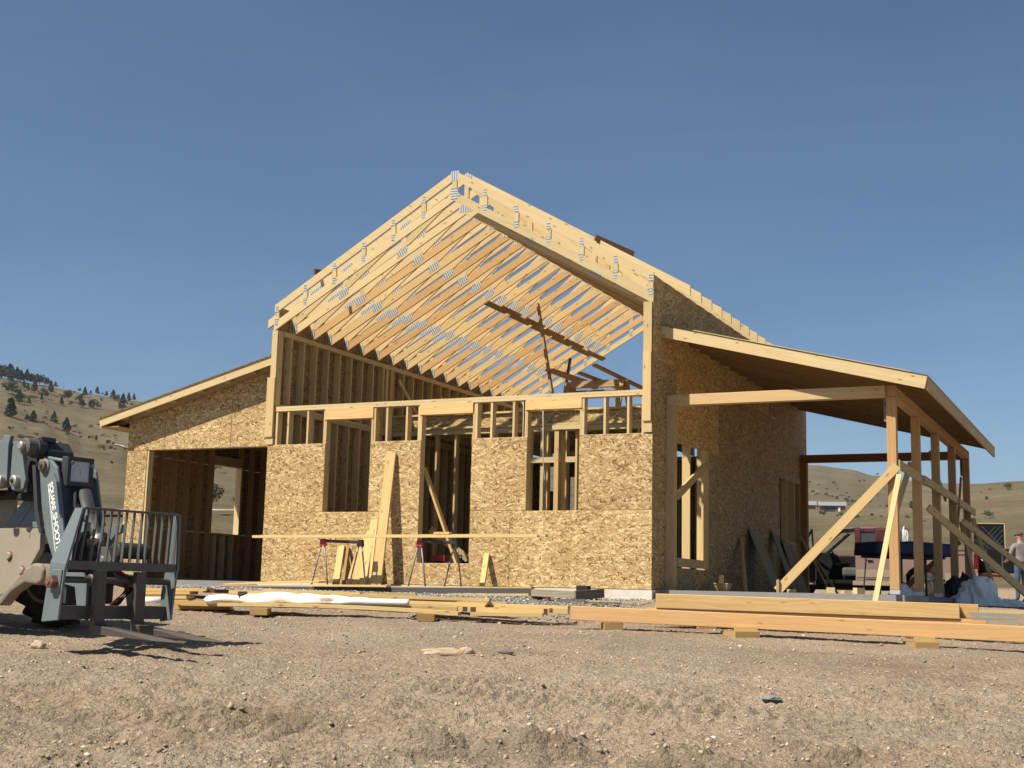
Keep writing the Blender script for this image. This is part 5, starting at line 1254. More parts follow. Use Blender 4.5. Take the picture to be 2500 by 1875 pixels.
# local frame: x = forward (f), y = towards the far side (l), z = up
def tp(name, pts, l0, l1, m, parent=None, bv=.006):
    """plate drawn in the f-z plane, thick from l0 to l1"""
    o = prism(name, [(f, l0, z) for f, z in pts], (0, l1 - l0, 0), m, parent or T, None)
    if bv: bevel(o, bv, 2)
    return o
def pin(name, f, z, l0, l1, r, m, parent=None, n=18):
    return lathe(name, [(l0, r * .75), (l0 + .008, r), (l1, r)], m, parent or T, n, 'y', (f, 0, z), False)
WC = 1.25
low_plate = [(-.185, -.455), (.050, -.435), (.092, 0.0), (.105, .04), (-.118, .06), (-.125, .03)]
for l0 in (0.0, WC - .02): tp('side_plate', low_plate if l0 == 0 else [(-.10, -.455), (.050, -.435), (.092, 0.0), (.105, .04), (-.06, .06), (-.11, -.2)], l0, l0 + .025, M['grey_paint'])
prism('guard_plate', [(-.118, 0, .061), (.105, 0, .041), (.112, .125, .545), (.005, .125, .545)], (0, .022, 0), M['grey_paint'], T, None)
prism('guard_plate', [(-.03, WC + .004, .061), (.105, WC + .004, .041), (.112, WC - .02, .55), (.03, WC - .02, .55)], (0, -.02, 0), M['grey_paint'], T, None)
# boss plates and big bolts where the shaft passes through
tp('boss_plate', [(-.085, -.19), (.055, -.19), (.075, .0), (-.075, .0)], -.012, -.001, M['grey_paint'])
b_ = pin('shaft_bolt', -.022, -.105, -.075, -.013, .062, M['rust'], n=6)
pin('shaft_nut', -.022, -.105, -.085, -.076, .030, M['rust'])
pin('shaft', -.01, -.085, .026, WC - .021, .030, M['fork_steel'])
bx = lambda n, a, b, m, par=None, bv=.005: bevel(box(n, a, b, m, par or T), bv, 2)
bx('cross_band', (.062, .026, .005), (.095, WC - .021, .082), M['grey_worn'])
bx('top_rail', (.085, .148, .535), (.118, WC - .041, .556), M['grey_worn'])
bx('bottom_tube', (-.15, .026, -.43), (-.02, WC - .021, -.31), M['grey_worn'])
prot = None
for l_, lt in ((.085, .155), (.16, .20), (.268, .29), (.353, .37), (.431, .45), (.518, .53), (.602, .615), (.69, .70), (.784, .79), (.859, .865), (.951, .955), (1.028, 1.03), (1.114, 1.115), (1.195, 1.195)):
    bevel(bar('grille_bar', (.080, l_, .083), (.100, lt, .534), .010, .034, M['grey_worn'], T, up=(1, 0, 0)), .002)
# forks
def fork(l_):
    k = tp('fork', [(.05, .0), (.105, -.0), (.112, -.44), (.13, -.475), (1.27, -.585), (1.27, -.592), (.9, -.585), (.10, -.555), (.058, -.525), (.05, -.45)], l_ - .055, l_ + .055, M['fork_steel'], None, .006)
    pin('fork_eye', -.005, -.085, l_ - .05, l_ + .05, .055, M['fork_steel'], k)
    return k
fork(.385); fork(.825)
bm_ = [o for o in T.children if o.name.startswith('fork') and not o.name.startswith('fork_')]
for o in bm_:           # taper the tips in width
    me = o.data; lc = sum(v.co.y for v in me.vertices) / len(me.vertices)
    for v in me.vertices:
        if v.co.x > .6: v.co.y = lc + (v.co.y - lc) * (1 - .75 * (v.co.x - .6) / .68)
# coupler behind the carriage: plates, cylinder, hoses
tp('coupler_plate', [(-.42, -.02), (-.10, -.02), (-.03, -.12), (-.02, -.42), (-.12, -.44), (-.20, -.15), (-.40, -.12)], .33, .36, M['grey_paint'])
tp('coupler_plate', [(-.42, -.02), (-.10, -.02), (-.03, -.12), (-.02, -.42), (-.12, -.44), (-.20, -.15), (-.40, -.12)], .88, .91, M['grey_paint'])
tp('coupler_arch', [(-.52, .05), (-.46, .30), (-.32, .44), (-.20, .44), (-.22, .36), (-.30, .34), (-.40, .22), (-.40, .05)], .42, .46, M['grey_paint'])
tp('coupler_arch', [(-.52, .05), (-.46, .30), (-.32, .44), (-.20, .44), (-.22, .36), (-.30, .34), (-.40, .22), (-.40, .05)], .80, .84, M['grey_paint'])
bx('coupler_web', (-.40, .361, -.30), (-.36, .879, .02), M['dark_paint'])
tube('tilt_cylinder', [(-.45, .62, .50), (-.28, .62, .28), (-.14, .62, .10)], [.05, .05, .045], M['dark_paint'], T, 14)
tube('cylinder_rod', [(-.30, .60, .32), (-.26, .60, .25)], .056, M['steel'], T, 14)
tp('lug', [(-.24, .05), (-.16, .22), (-.06, .22), (.0, .10), (-.02, .0), (-.2, .0)], .55, .69, M['grey_worn'])
pin('lug_pin', -.13, .10, .535, .548, .04, M['grey_paint'])
pin('cylinder_end', -.02, .19, .60, .95, .075, M['dark_paint'])
for i, (dy, dz) in enumerate(((0, 0), (.03, .02), (.06, -.02))):
    tube('hose', [(-.30, .78 + dy, .02 + dz), (-.10, .80 + dy, -.05), (-.05, .78 + dy, -.17), (-.12, .72 + dy, -.27), (-.20, .68 + dy, -.36)], .016, M['red_hose'] if i < 2 else M['black'], T, 8)
tube('hose', [(-.05, .98, -.02), (.02, .94, -.20), (-.02, .90, -.38)], .008, M['steel'], T, 6)

# gooseneck leg with its lettering
leg = [(-1.025, .985), (-.985, 1.045), (-.80, 1.03), (-.70, .955), (-.655, .82), (-.44, .055), (-.40, -.12), (-.50, -.14), (-.655, .10), (-.80, .335), (-.90, .60)]
LL0, LL1 = .40, .86
for l0 in (LL0, LL1 - .03): 
    o = tp('gooseneck', leg, l0, l0 + .03, M['grey_paint'], None, .008)
tp('gooseneck_face', [(-.705, .90), (-.655, .82), (-.44, .055), (-.47, .05), (-.69, .80)], LL0 + .031, LL1 - .031, M['dark_paint'], None, .004)
tp('gooseneck_rib', [(-1.03, .985), (-.98, .985), (-.885, .56), (-.80, .34), (-.835, .34), (-.93, .52)], LL0 - .045, LL0 - .001, M['dark_paint'], None, .004)
tp('gooseneck_rib', [(-.72, .90), (-.655, .82), (-.57, .52), (-.60, .52), (-.685, .80)], LL0 - .03, LL0 - .001, M['grey_paint'], None, .004)
pin('pivot_pin', -.885, .975, LL0 - .05, LL0 - .001, .052, M['rust'])
pin('pivot_socket', -.885, .975, LL0 - .062, LL0 - .051, .026, M['dark_paint'])
pin('pivot_collar', -.885, .975, LL0 - .02, LL0 - .0005, .072, M['grey_paint'])
tube('side_cylinder', [(-.60, .64, .74), (-.45, .64, .40), (-.34, .64, .16)], [.075, .075, .07], M['dark_paint'], T, 16)
tube('hose', [(-.62, .56, .78), (-.52, .50, .60), (-.40, .52, .40), (-.46, .55, .28)], .016, M['black'], T, 8)
# pale panel box on the leg
pb = bevel(box('lamp_box', (-.715, .455, .790), (-.635, .745, 1.065), M['dark_paint'], T), .008)
FR = [(box8((-.6345, .455, .79), (-.612, .745, .832)), BOXF), (box8((-.6345, .455, 1.025), (-.612, .745, 1.065)), BOXF), (box8((-.6345, .455, .8325), (-.612, .495, 1.0245)), BOXF), (box8((-.6345, .705, .8325), (-.612, .745, 1.0245)), BOXF)]
joined('frame', FR, M['dark_paint'], pb)
box('panel', (-.6345, .496, .833), (-.624, .704, 1.024), M['glass_scr'], pb)
for a, b in (((-.6235, .52, .93), (-.6235, .58, 1.0)), ((-.6235, .52, .93), (-.6235, .54, .86)), ((-.6235, .60, .95), (-.6235, .61, .90))): bar('scratch', a, b, .003, .001, M['shade_door'], pb, up=(1, 0, 0))
# lettering: white slanted decal reading down the leg
def decal(txt, f0, z0, size, ang, l_, italic=.0):
    c = bpy.data.curves.new('lettering', 'FONT'); c.body = txt; c.size = size; c.extrude = .0006; c.offset = .0022; c.shear = italic; c.space_character = .92
    ob = bpy.data.objects.new('tmp', c); COL.objects.link(ob)
    me = bpy.data.meshes.new_from_object(ob.evaluated_get(bpy.context.evaluated_depsgraph_get()))
    bpy.data.objects.remove(ob); bpy.data.curves.remove(c)
    o = bpy.data.objects.new('lettering', me); COL.objects.link(o); o.parent = T; me.materials.append(M['decal'])
    # text x axis runs down the leg, its up axis points forward
    d = Vector((math.cos(ang), 0, math.sin(ang))); u = Vector((-math.sin(ang), 0, math.cos(ang))); n_ = Vector((0, -1, 0))
    o.matrix_local = Matrix(((d.x, u.x, n_.x, f0), (d.y, u.y, n_.y, l_), (d.z, u.z, n_.z, z0), (0, 0, 0, 1)))
    return o
bpy.context.view_layer.update()
ang = math.atan2(-.53, .165)
decal('SQUARE', -.800, .812, .078, ang, LL0 - .0012)
decal('SHOOTER', -.712, .520, .098, ang, LL0 - .0012)
for (f0, z0, f1, z1) in ((-.815, .80, -.730, .515), (-.742, .548, -.575, .012)):
    bar('decal_line', (f0, LL0 - .0012, z0), (f1, LL0 - .0012, z1), .010, .001, M['decal'], T, up=(0, 1, 0))
bar('decal_line', (-.742, LL0 - .0012, .548), (-.705, LL0 - .0012, .525), .009, .001, M['decal'], T, up=(0, 1, 0))
# link rod
tube('link_rod', [(-1.12, .50, 1.085), (-.60, .50, 1.005)], .020, M['grey_paint'], T, 10)
tube('link_rod', [(-1.10, .72, 1.07), (-.60, .72, .99)], .020, M['grey_paint'], T, 10)

# boom head and telescoping boom
tp('boom_head', [(-1.515, 1.300), (-1.395, 1.285), (-1.42, 1.19), (-1.40, .86), (-1.43, .795), (-1.50, .775), (-2.2, .79), (-2.2, 1.24), (-1.53, 1.25)], .34, .38, M['grey_paint'])
bx('boom', (-6.2, .40, .84), (-1.56, .86, 1.235), M['grey_paint'])
tp('boom_head', [(-1.515, 1.300), (-1.395, 1.285), (-1.42, 1.19), (-1.40, .86), (-1.43, .795), (-1.50, .775), (-2.2, .79), (-2.2, 1.24), (-1.53, 1.25)], .88, .92, M['grey_paint'])
tp('link_plate', [(-1.335, 1.225), (-1.240, 1.215), (-1.19, 1.12), (-1.095, .845), (-1.12, .765), (-1.20, .735), (-1.30, .755), (-1.345, .82), (-1.352, 1.16)], .34, .38, M['grey_paint'])
tp('link_plate', [(-1.335, 1.225), (-1.240, 1.215), (-1.19, 1.12), (-1.095, .845), (-1.12, .765), (-1.20, .735), (-1.30, .755), (-1.345, .82), (-1.352, 1.16)], .88, .92, M['grey_paint'])
tp('head_core', [(-1.44, 1.262), (-1.08, 1.235), (-.99, 1.14), (-.955, .99), (-1.10, 1.02), (-1.08, .74), (-1.40, .74), (-1.55, .80)], .50, .78, M['dark_paint'])
bx('hose_clamp', (-1.22, .44, 1.225), (-1.03, .60, 1.268), M['dark_paint'])
bx('bright_clamp', (-1.10, .42, 1.215), (-1.06, .46, 1.262), M['grey_paint'])
tube('hose', [(-1.44, .46, 1.30), (-1.30, .46, 1.275), (-1.22, .48, 1.265)], .016, M['black'], T, 8)
pin('head_pin', -1.105, 1.165, .30, .40, .085, M['grey_worn']); pin('head_pin_cap', -1.112, 1.168, .255, .299, .040, M['steel'])
pin('pin_collar', -1.10, 1.16, .401, .49, .10, M['dark_paint'])
for f_, z_ in ((-1.475, .850), (-1.228, .838)):
    pin('link_pin', f_, z_, .285, .339, .055, M['steel']); pin('link_pin_cap', f_, z_, .27, .284, .024, M['dark_paint'])
bx('boom_hoses', (-3.2, .45, .70), (-1.40, .80, .772), M['black'], None, .02); bx('boom_hoses', (-1.40, .45, .665), (-1.10, .8, .735), M['black'], None, .02)
pin('hose_reel', -1.66, .74, .33, .40, .05, M['grey_worn'])

# cream chassis, brackets, axle and far front wheel
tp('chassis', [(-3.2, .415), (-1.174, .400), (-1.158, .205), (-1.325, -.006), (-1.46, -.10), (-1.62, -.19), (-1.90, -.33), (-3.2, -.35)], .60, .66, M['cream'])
for f_, z_ in ((-1.640, .135), (-1.413, -.008)): 
    pin('chassis_bolt', f_, z_, .575, .598, .038, M['cream']); pin('bolt_ring', f_, z_, .590, .5995, .052, M['rust'])
bar('weld_scratch', (-1.335, .598, .375), (-1.335, .598, .30), .004, .002, M['dark_paint'], T, up=(0, 1, 0))
tp('bracket', [(-1.54, .414), (-1.30, .668), (-1.196, .661), (-1.18, .404)], .60, .62, M['grey_paint'])
tp('bracket_top', [(-1.79, .4145), (-1.49, .672), (-1.305, .670), (-1.545, .4145)], .60, .615, M['grey_paint'], None, .003)
pin('bracket_hole', -1.262, .575, .592, .599, .022, M['dark_paint'])
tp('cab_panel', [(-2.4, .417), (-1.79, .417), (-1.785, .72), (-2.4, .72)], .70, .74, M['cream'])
tp('hood', [(-1.20, .30), (-.95, .36), (-.80, .30), (-.75, .10), (-1.16, .10)], 1.0, 1.2, M['tan_shaded'])
lathe('axle', [(.80, .10), (1.0, .125), (1.25, .12), (1.42, .15), (1.60, .15)], M['tan_shaded'], T, 20, 'y', (-1.95, 0, .06))
bevel(tp('axle_housing', [(-1.80, -.30), (-1.62, -.17), (-1.40, -.015), (-1.24, .070), (-1.10, .060), (-1.055, .0), (-1.07, -.11), (-1.15, -.14), (-1.35, -.13), (-1.55, -.22), (-1.72, -.36)], .585, .72, M['tan_shaded'], None, None), .03, 3)
pin('axle_flange', -1.075, -.03, .62, .74, .095, M['tan_shaded'])
def wheel(fc, zc, l0):
    w_ = lathe('wheel', [(l0, .30), (l0 + .005, .42), (l0 + .03, .56), (l0 + .07, .60), (l0 + .33, .60), (l0 + .37, .56), (l0 + .40, .40)], M['tyre'], T, 48, 'y', (fc, 0, zc))
    lathe('rim', [(l0 + .06, .12), (l0 + .07, .31), (l0 - .005, .385), (l0 - .008, .41), (l0 + .02, .415), (l0 + .2, .40)], M['tan_shaded'], w_, 40, 'y', (fc, 0, zc))
    lathe('hub', [(l0 - .03, .06), (l0 - .02, .13), (l0 + .065, .14)], M['tan_shaded'], w_, 20, 'y', (fc, 0, zc))
    lug0 = None
    for side in (0, 1):
        for k in range(20):
            t_ = 2 * math.pi * (k + .5 * side) / 20; t2 = t_ + .16
            a = l0 + .015 if side == 0 else l0 + .385; b = l0 + .19 if side == 0 else l0 + .21
            p0 = (fc + .60 * math.cos(t_), a, zc + .60 * math.sin(t_)); p1 = (fc + .625 * math.cos(t2), b, zc + .625 * math.sin(t2))
            bar('tread_lug', p0, p1, .055, .075, M['tyre'], w_, up=(math.cos(t_), 0, math.sin(t_)))
    return w_
wheel(-2.36, .075, 1.52)
wheel(-2.36, -.0, -.62)
# rear half, out of the picture
wheel(-5.3, .08, 1.52); wheel(-5.3, .03, -.62)
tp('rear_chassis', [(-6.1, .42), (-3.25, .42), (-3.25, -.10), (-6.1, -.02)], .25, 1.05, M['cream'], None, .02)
lathe('axle', [(-.25, .11), (.6, .14), (1.55, .11)], M['tan_shaded'], T, 16, 'y', (-5.3, 0, .06))
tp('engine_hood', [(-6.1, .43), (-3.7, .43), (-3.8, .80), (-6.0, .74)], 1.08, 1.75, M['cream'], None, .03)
for f_ in (-5.0, -3.75):
    for l_ in (-.42, .24): bar('cab_post', (f_, l_, .20), (f_ + (.12 if f_ < -4 else -.12), l_, 1.62), .07, .07, M['dark_paint'], T, up=(1, 0, 0))
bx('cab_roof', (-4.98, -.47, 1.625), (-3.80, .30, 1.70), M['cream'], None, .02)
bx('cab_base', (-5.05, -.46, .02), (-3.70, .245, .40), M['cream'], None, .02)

# ---------------------------------------------------------------- pickup behind the porch
M['maroon'] = plain('maroon_paint', (.072, .014, .024), .35, .1, (.13, .075, .07), .35, 3, spec=.5)
M['dusty_paint'] = plain('dusty_pink_paint', (.205, .135, .122), .6, 0, (.20, .16, .125), .6, 3)
M['tan_paint'] = plain('tan_lower_paint', (.27, .235, .175), .6, 0, (.18, .15, .11), .5, 4)
M['cab_dark'] = plain('dark_cab_trim', (.010, .010, .011), .8, spec=.15)
M['seat'] = plain('grey_seat', (.09, .088, .08), .9)
M['red_lamp'] = plain('red_lamp', (.10, .006, .012), .25)
M['rack_white'] = plain('rack_paint', (.55, .56, .55), .5)
M['mirror'] = plain('mirror_glass', (.45, .55, .66), .12, .9)
def glass_mat():
    m, t, b = new_mat('tinted_glass'); b.inputs['Base Color'].default_value = (.06, .075, .085, 1); b.inputs['Roughness'].default_value = .08
    b.inputs['Specular IOR Level'].default_value = .6; b.inputs['Alpha'].default_value = .55
    return m
M['glass'] = glass_mat()
def solid_glass():
    m, t, b = new_mat('dark_window_glass'); b.inputs['Base Color'].default_value = (.05, .065, .075, 1); b.inputs['Roughness'].default_value = .1
    return m
M['dglass'] = solid_glass()
TK = thing('pickup_truck', 'dusty maroon pickup truck behind the porch with its driver door open', 'pickup truck', (4.47, 16.76, -.045), None, math.atan2(.077, .995))
def kp(name, pts, y0, y1, m, par=None, bv=.012):
    o = prism(name, [(x, y0, z) for x, z in pts], (0, y1 - y0, 0), m, par or TK, None)
    if bv: bevel(o, bv, 2)
    return o
TW = 1.92
kp('body', [(-.02, .50), (.02, 1.0), (.25, 1.13), (1.55, 1.22), (1.62, 1.22), (1.62, .50)], 0.0, TW, M['maroon'], None, .04)
kp('fender_skirt', [(1.36, .38), (1.62, .38), (1.62, .80), (1.42, .80)], -.015, .02, M['tan_paint'])
kp('bumper', [(-.14, .42), (.05, .42), (.05, .66), (-.14, .66)], .02, TW - .02, M['steel'])
# cab: floor, back wall, roof, pillars, far side with its window left open
kp('cab_floor', [(1.60, .42), (3.78, .42), (3.78, .52), (1.60, .52)], .04, TW - .04, M['cab_dark'])
kp('rocker', [(2.60, .38), (3.78, .38), (3.78, .50), (2.60, .50)], -.005, .04, M['tan_paint'])
kp('roof', [(2.30, 1.875), (2.6, 1.945), (3.3, 1.96), (3.72, 1.93), (3.76, 1.86), (2.30, 1.83)], .13, TW - .13, M['maroon'], None, .03)
bevel(bar('pillar', (1.52, .07, 1.16), (2.30, .17, 1.87), .09, .13, M['cab_dark'], TK), .02)
bevel(bar('pillar', (1.58, TW - .07, 1.20), (2.36, TW - .17, 1.88), .07, .08, M['cab_dark'], TK), .015)
bar('roof_rail', (2.2, .14, 1.82), (2.78, .14, 1.89), .07, .10, M['cab_dark'], TK)
kp('kick_panel', [(1.60, .45), (1.75, .45), (1.70, 1.0), (1.60, 1.2)], .03, .09, M['cab_dark'])
kp('interior_wall', [(1.62, .52), (3.68, .52), (3.68, 1.2), (1.62, 1.2)], TW - .10, TW - .075, M['cab_dark'])
kp('rear_side', [(2.68, .50), (3.78, .50), (3.78, 1.2), (2.68, 1.2)], .0, .06, M['dusty_paint'])
for pts in ([(2.68, 1.2), (2.82, 1.2), (2.82, 1.9), (2.66, 1.9)], [(3.22, 1.2), (3.78, 1.2), (3.72, 1.9), (3.20, 1.9)], [(2.82, 1.82), (3.20, 1.82), (3.20, 1.92), (2.82, 1.92)], [(2.82, 1.2), (3.22, 1.2), (3.22, 1.36), (2.82, 1.36)]): kp('window_frame', pts, .03, .12, M['maroon'])
w_ = kp('window', [(2.825, 1.365), (3.215, 1.365), (3.195, 1.815), (2.825, 1.815)], .06, .075, M['dglass'], None, .003)
kp('side_trim', [(2.70, .60), (3.78, .60), (3.78, .80), (2.70, .80)], -.012, -.001, M['tan_paint'])
kp('door_handle', [(3.0, 1.02), (3.14, 1.02), (3.14, 1.06), (3.0, 1.06)], -.03, -.001, M['cab_dark'], None, .005)
kp('cab_back', [(3.70, .5), (3.78, .5), (3.78, 1.9), (3.70, 1.9)], .06, TW - .06, M['maroon'])
kp('far_door', [(1.62, .5), (3.7, .5), (3.7, 1.25), (1.62, 1.25)], TW - .07, TW, M['maroon'])
kp('far_pillar', [(2.62, 1.25), (2.75, 1.25), (2.75, 1.9), (2.62, 1.9)], TW - .16, TW - .08, M['cab_dark'])
kp('dashboard', [(1.58, .60), (1.95, .60), (2.08, .95), (1.98, 1.26), (1.58, 1.24)], .10, TW - .10, M['cab_dark'], None, .03)
sw = lathe('steering_wheel', [(-.012, .185), (.0, .20), (.012, .185), (.0, .165)], M['cab_dark'], TK, 28, 'x', (0, 0, 0)); sw.location = (2.06, .52, 1.17); sw.rotation_euler = (0, R(-28), 0)
bar('steering_spoke', (0, -.17, 0), (0, .17, 0), .03, .02, M['cab_dark'], sw)
tube('steering_column', [(1.85, .52, 1.02), (2.05, .52, 1.16)], .03, M['cab_dark'], TK, 10)
bx2 = lambda n, a, b, m, par=None, bv=.03: bevel(box(n, a, b, m, par or TK), bv, 2)
bx2('seat', (2.3, .16, .62), (2.85, .82, .86), M['seat'], None, .06)
bx2('seat', (2.3, 1.05, .62), (2.85, 1.72, .86), M['seat'], None, .06)
bar('seat_back', (2.82, .49, .80), (3.02, .49, 1.42), .62, .14, M['cab_dark'], TK, up=(1, 0, 0)); bar('seat_back', (2.82, 1.38, .80), (3.02, 1.38, 1.42), .62, .14, M['cab_dark'], TK, up=(1, 0, 0))
bx2('rear_mirror', (2.28, .82, 1.68), (2.31, 1.10, 1.76), M['cab_dark'], None, .015)
kp('underbody', [(.3, .26), (5.7, .26), (5.7, .48), (.3, .48)], .25, 1.65, M['cab_dark'])
bx2('cab_fill', (1.64, .55, .521), (2.62, 1.75, .98), M['cab_dark'])  # dark block added to fill the cab, standing for its shaded interior
# open driver door swung forward
dr = bevel(prism('driver_door', [(1.60, -.03, .42), (1.60, -.03, 1.22), (1.36, -1.0, 1.22), (1.40, -1.05, .85), (1.44, -.86, .42)], (-.07, .018, 0), M['maroon'], TK, None), .015)
bar('window_frame', (1.58, -.05, 1.22), (1.62, -.62, 1.84), .04, .05, M['cab_dark'], dr); bar('window_frame', (1.62, -.62, 1.84), (1.37, -.98, 1.22), .04, .05, M['cab_dark'], dr)
prism('door_lining', [(1.615, -.06, .48), (1.615, -.06, 1.18), (1.385, -.98, 1.18), (1.46, -.83, .48)], (.012, -.004, 0), M['cab_dark'], dr, None)
bar('weather_strip', (1.62, -.02, .50), (1.62, -.02, 1.2), .03, .02, M['rack_white'], dr)
mr = bevel(box('wing_mirror', (1.22, -1.16, 1.24), (1.30, -.90, 1.60), M['cab_dark'], TK), .02)
box('mirror_face', (1.301, -1.14, 1.26), (1.306, -.92, 1.58), M['mirror'], mr); box('mirror_arm', (1.25, -.92, 1.24), (1.40, -.86, 1.28), M['cab_dark'], mr)
# bed with a wheel arch, rack, lamp, dropped tailgate, bumper
arc = [(4.42 + .50 * math.cos(a), .44 + .50 * math.sin(a)) for a in np.linspace(math.pi, 0, 13)]
kp('bed_side', [(3.84, 1.32), (3.84, .52)] + [p for p in arc if p[1] > .5] + [(5.80, .56), (5.80, 1.32)], .0, .07, M['dusty_paint'])
kp('bed_rail', [(3.84, 1.321), (5.80, 1.321), (5.80, 1.36), (3.84, 1.36)], -.01, .08, M['maroon'])
kp('bed_trim', [(3.84, 1.22), (5.55, 1.22), (5.55, 1.245), (3.84, 1.245)], -.012, -.001, M['maroon'], None, .004)
kp('bed_side', [(3.84, .52), (5.80, .56), (5.80, 1.32), (3.84, 1.32)], TW - .07, TW, M['maroon'])
kp('bed_floor', [(3.84, .70), (5.80, .70), (5.80, .76), (3.84, .76)], .08, TW - .08, M['cab_dark'])
kp('bed_front', [(3.84, .76), (3.90, .76), (3.90, 1.32), (3.84, 1.32)], .08, TW - .08, M['maroon'])
kp('bed_trim', [(3.84, .50), (3.92, .50), (3.92, .72), (3.84, .72)], -.012, -.001, M['tan_paint'], None, .004)
kp('bed_skirt', [(4.98, .50), (5.80, .50), (5.80, .74), (4.98, .74)], -.014, -.001, M['tan_paint'], None, .004)
for y0 in (.0, TW - .1): kp('tail_lamp', [(5.70, .86), (5.825, .86), (5.825, 1.26), (5.70, 1.26)], y0 - .006, y0 + .10, M['red_lamp'])
kp('tailgate', [(5.81, .70), (6.36, .66), (6.36, .72), (5.81, .77)], .10, TW - .10, M['red_lamp'])
kp('bumper', [(5.83, .42), (6.05, .42), (6.05, .62), (5.83, .62)], .0, TW, M['tan_paint'])
kp('hitch', [(5.9, .28), (6.25, .28), (6.25, .40), (5.9, .40)], .88, 1.04, M['cab_dark'])
tube('tailgate_cable', [(5.80, .12, 1.20), (6.28, .14, .74)], .01, M['steel'], TK, 6)
rk = tube('headache_rack', [(3.92, .10, 1.36), (3.93, .12, 1.86), (3.95, .24, 1.96), (3.95, TW - .24, 1.96), (3.93, TW - .12, 1.86), (3.92, TW - .10, 1.36)], .030, M['rack_white'], TK, 10)
for i in range(9):
    yv = .22 + i * .18
    z1 = 1.93 if .3 < yv < 1.7 else 1.8
    tube('rack_bar', [(3.93, yv, 1.38), (3.93, min(TW - .16, yv + .34 if yv < .9 else yv + .2), z1)], .010, M['rack_white'], rk, 6)
tube('rack_ring', [(3.94, .96 + .24 * math.cos(a), 1.76 + .13 * math.sin(a)) for a in np.linspace(0, 2 * math.pi, 17)], .010, M['rack_white'], rk, 6)
for xw, sp in ((.98, 0), (4.42, 0)):
    for y0 in (.03, TW - .29):
        wv = lathe('wheel', [(y0, .22), (y0 + .01, .33), (y0 + .04, .39), (y0 + .22, .39), (y0 + .25, .33), (y0 + .26, .2)], M['tyre'], TK, 32, 'y', (xw, 0, .395))
        lathe('rim', [(y0 - .002, .07), (y0 + .03, .12), (y0 + .03, .20), (y0 - .004, .235), (y0 + .02, .24), (y0 + .2, .2)], M['steel'], wv, 24, 'y', (xw, 0, .395))

# black chest with raised lid on the tailgate
ch_ = thing('tool_chest', 'big black chest with its lid raised at the truck tail', 'tool chest', (10.25, 17.25, .74), None, math.atan2(.077, .995) + R(6))
bevel(box('body', (.02, .15, .0), (.95, 1.1, .62), M['cab_dark'], ch_), .02)
ld = bevel(box('lid', (.0, 1.10, .63), (.78, 1.14, 1.32), M['cab_dark'], ch_), .01)
for i in range(6):
    a = (.02 + .13 * i, 1.094, .66); b = (min(.76, .02 + .13 * i + .55), 1.094, .66 + min(.6, (.74 - .13 * i) * 1.09)); bar('rib', a, b, .02, .008, M['dglass'], ld, up=(0, 1, 0))
    a = (.76 - .13 * i, 1.0935, .66); b = (max(.02, .76 - .13 * i - .55), 1.0935, .66 + min(.6, (.74 - .13 * i) * 1.09)); bar('rib', a, b, .02, .008, M['dglass'], ld, up=(0, 1, 0))
box('lid_edge', (-.005, 1.085, 1.321), (.785, 1.145, 1.345), spf, ld); box('lid_edge', (.781, 1.085, .63), (.80, 1.145, 1.32), spf, ld)
box('slat_front', (.2, .149, .05), (.24, .155, .58), M['dglass'], ch_); box('slat_front', (.6, .149, .05), (.64, .155, .58), M['dglass'], ch_)

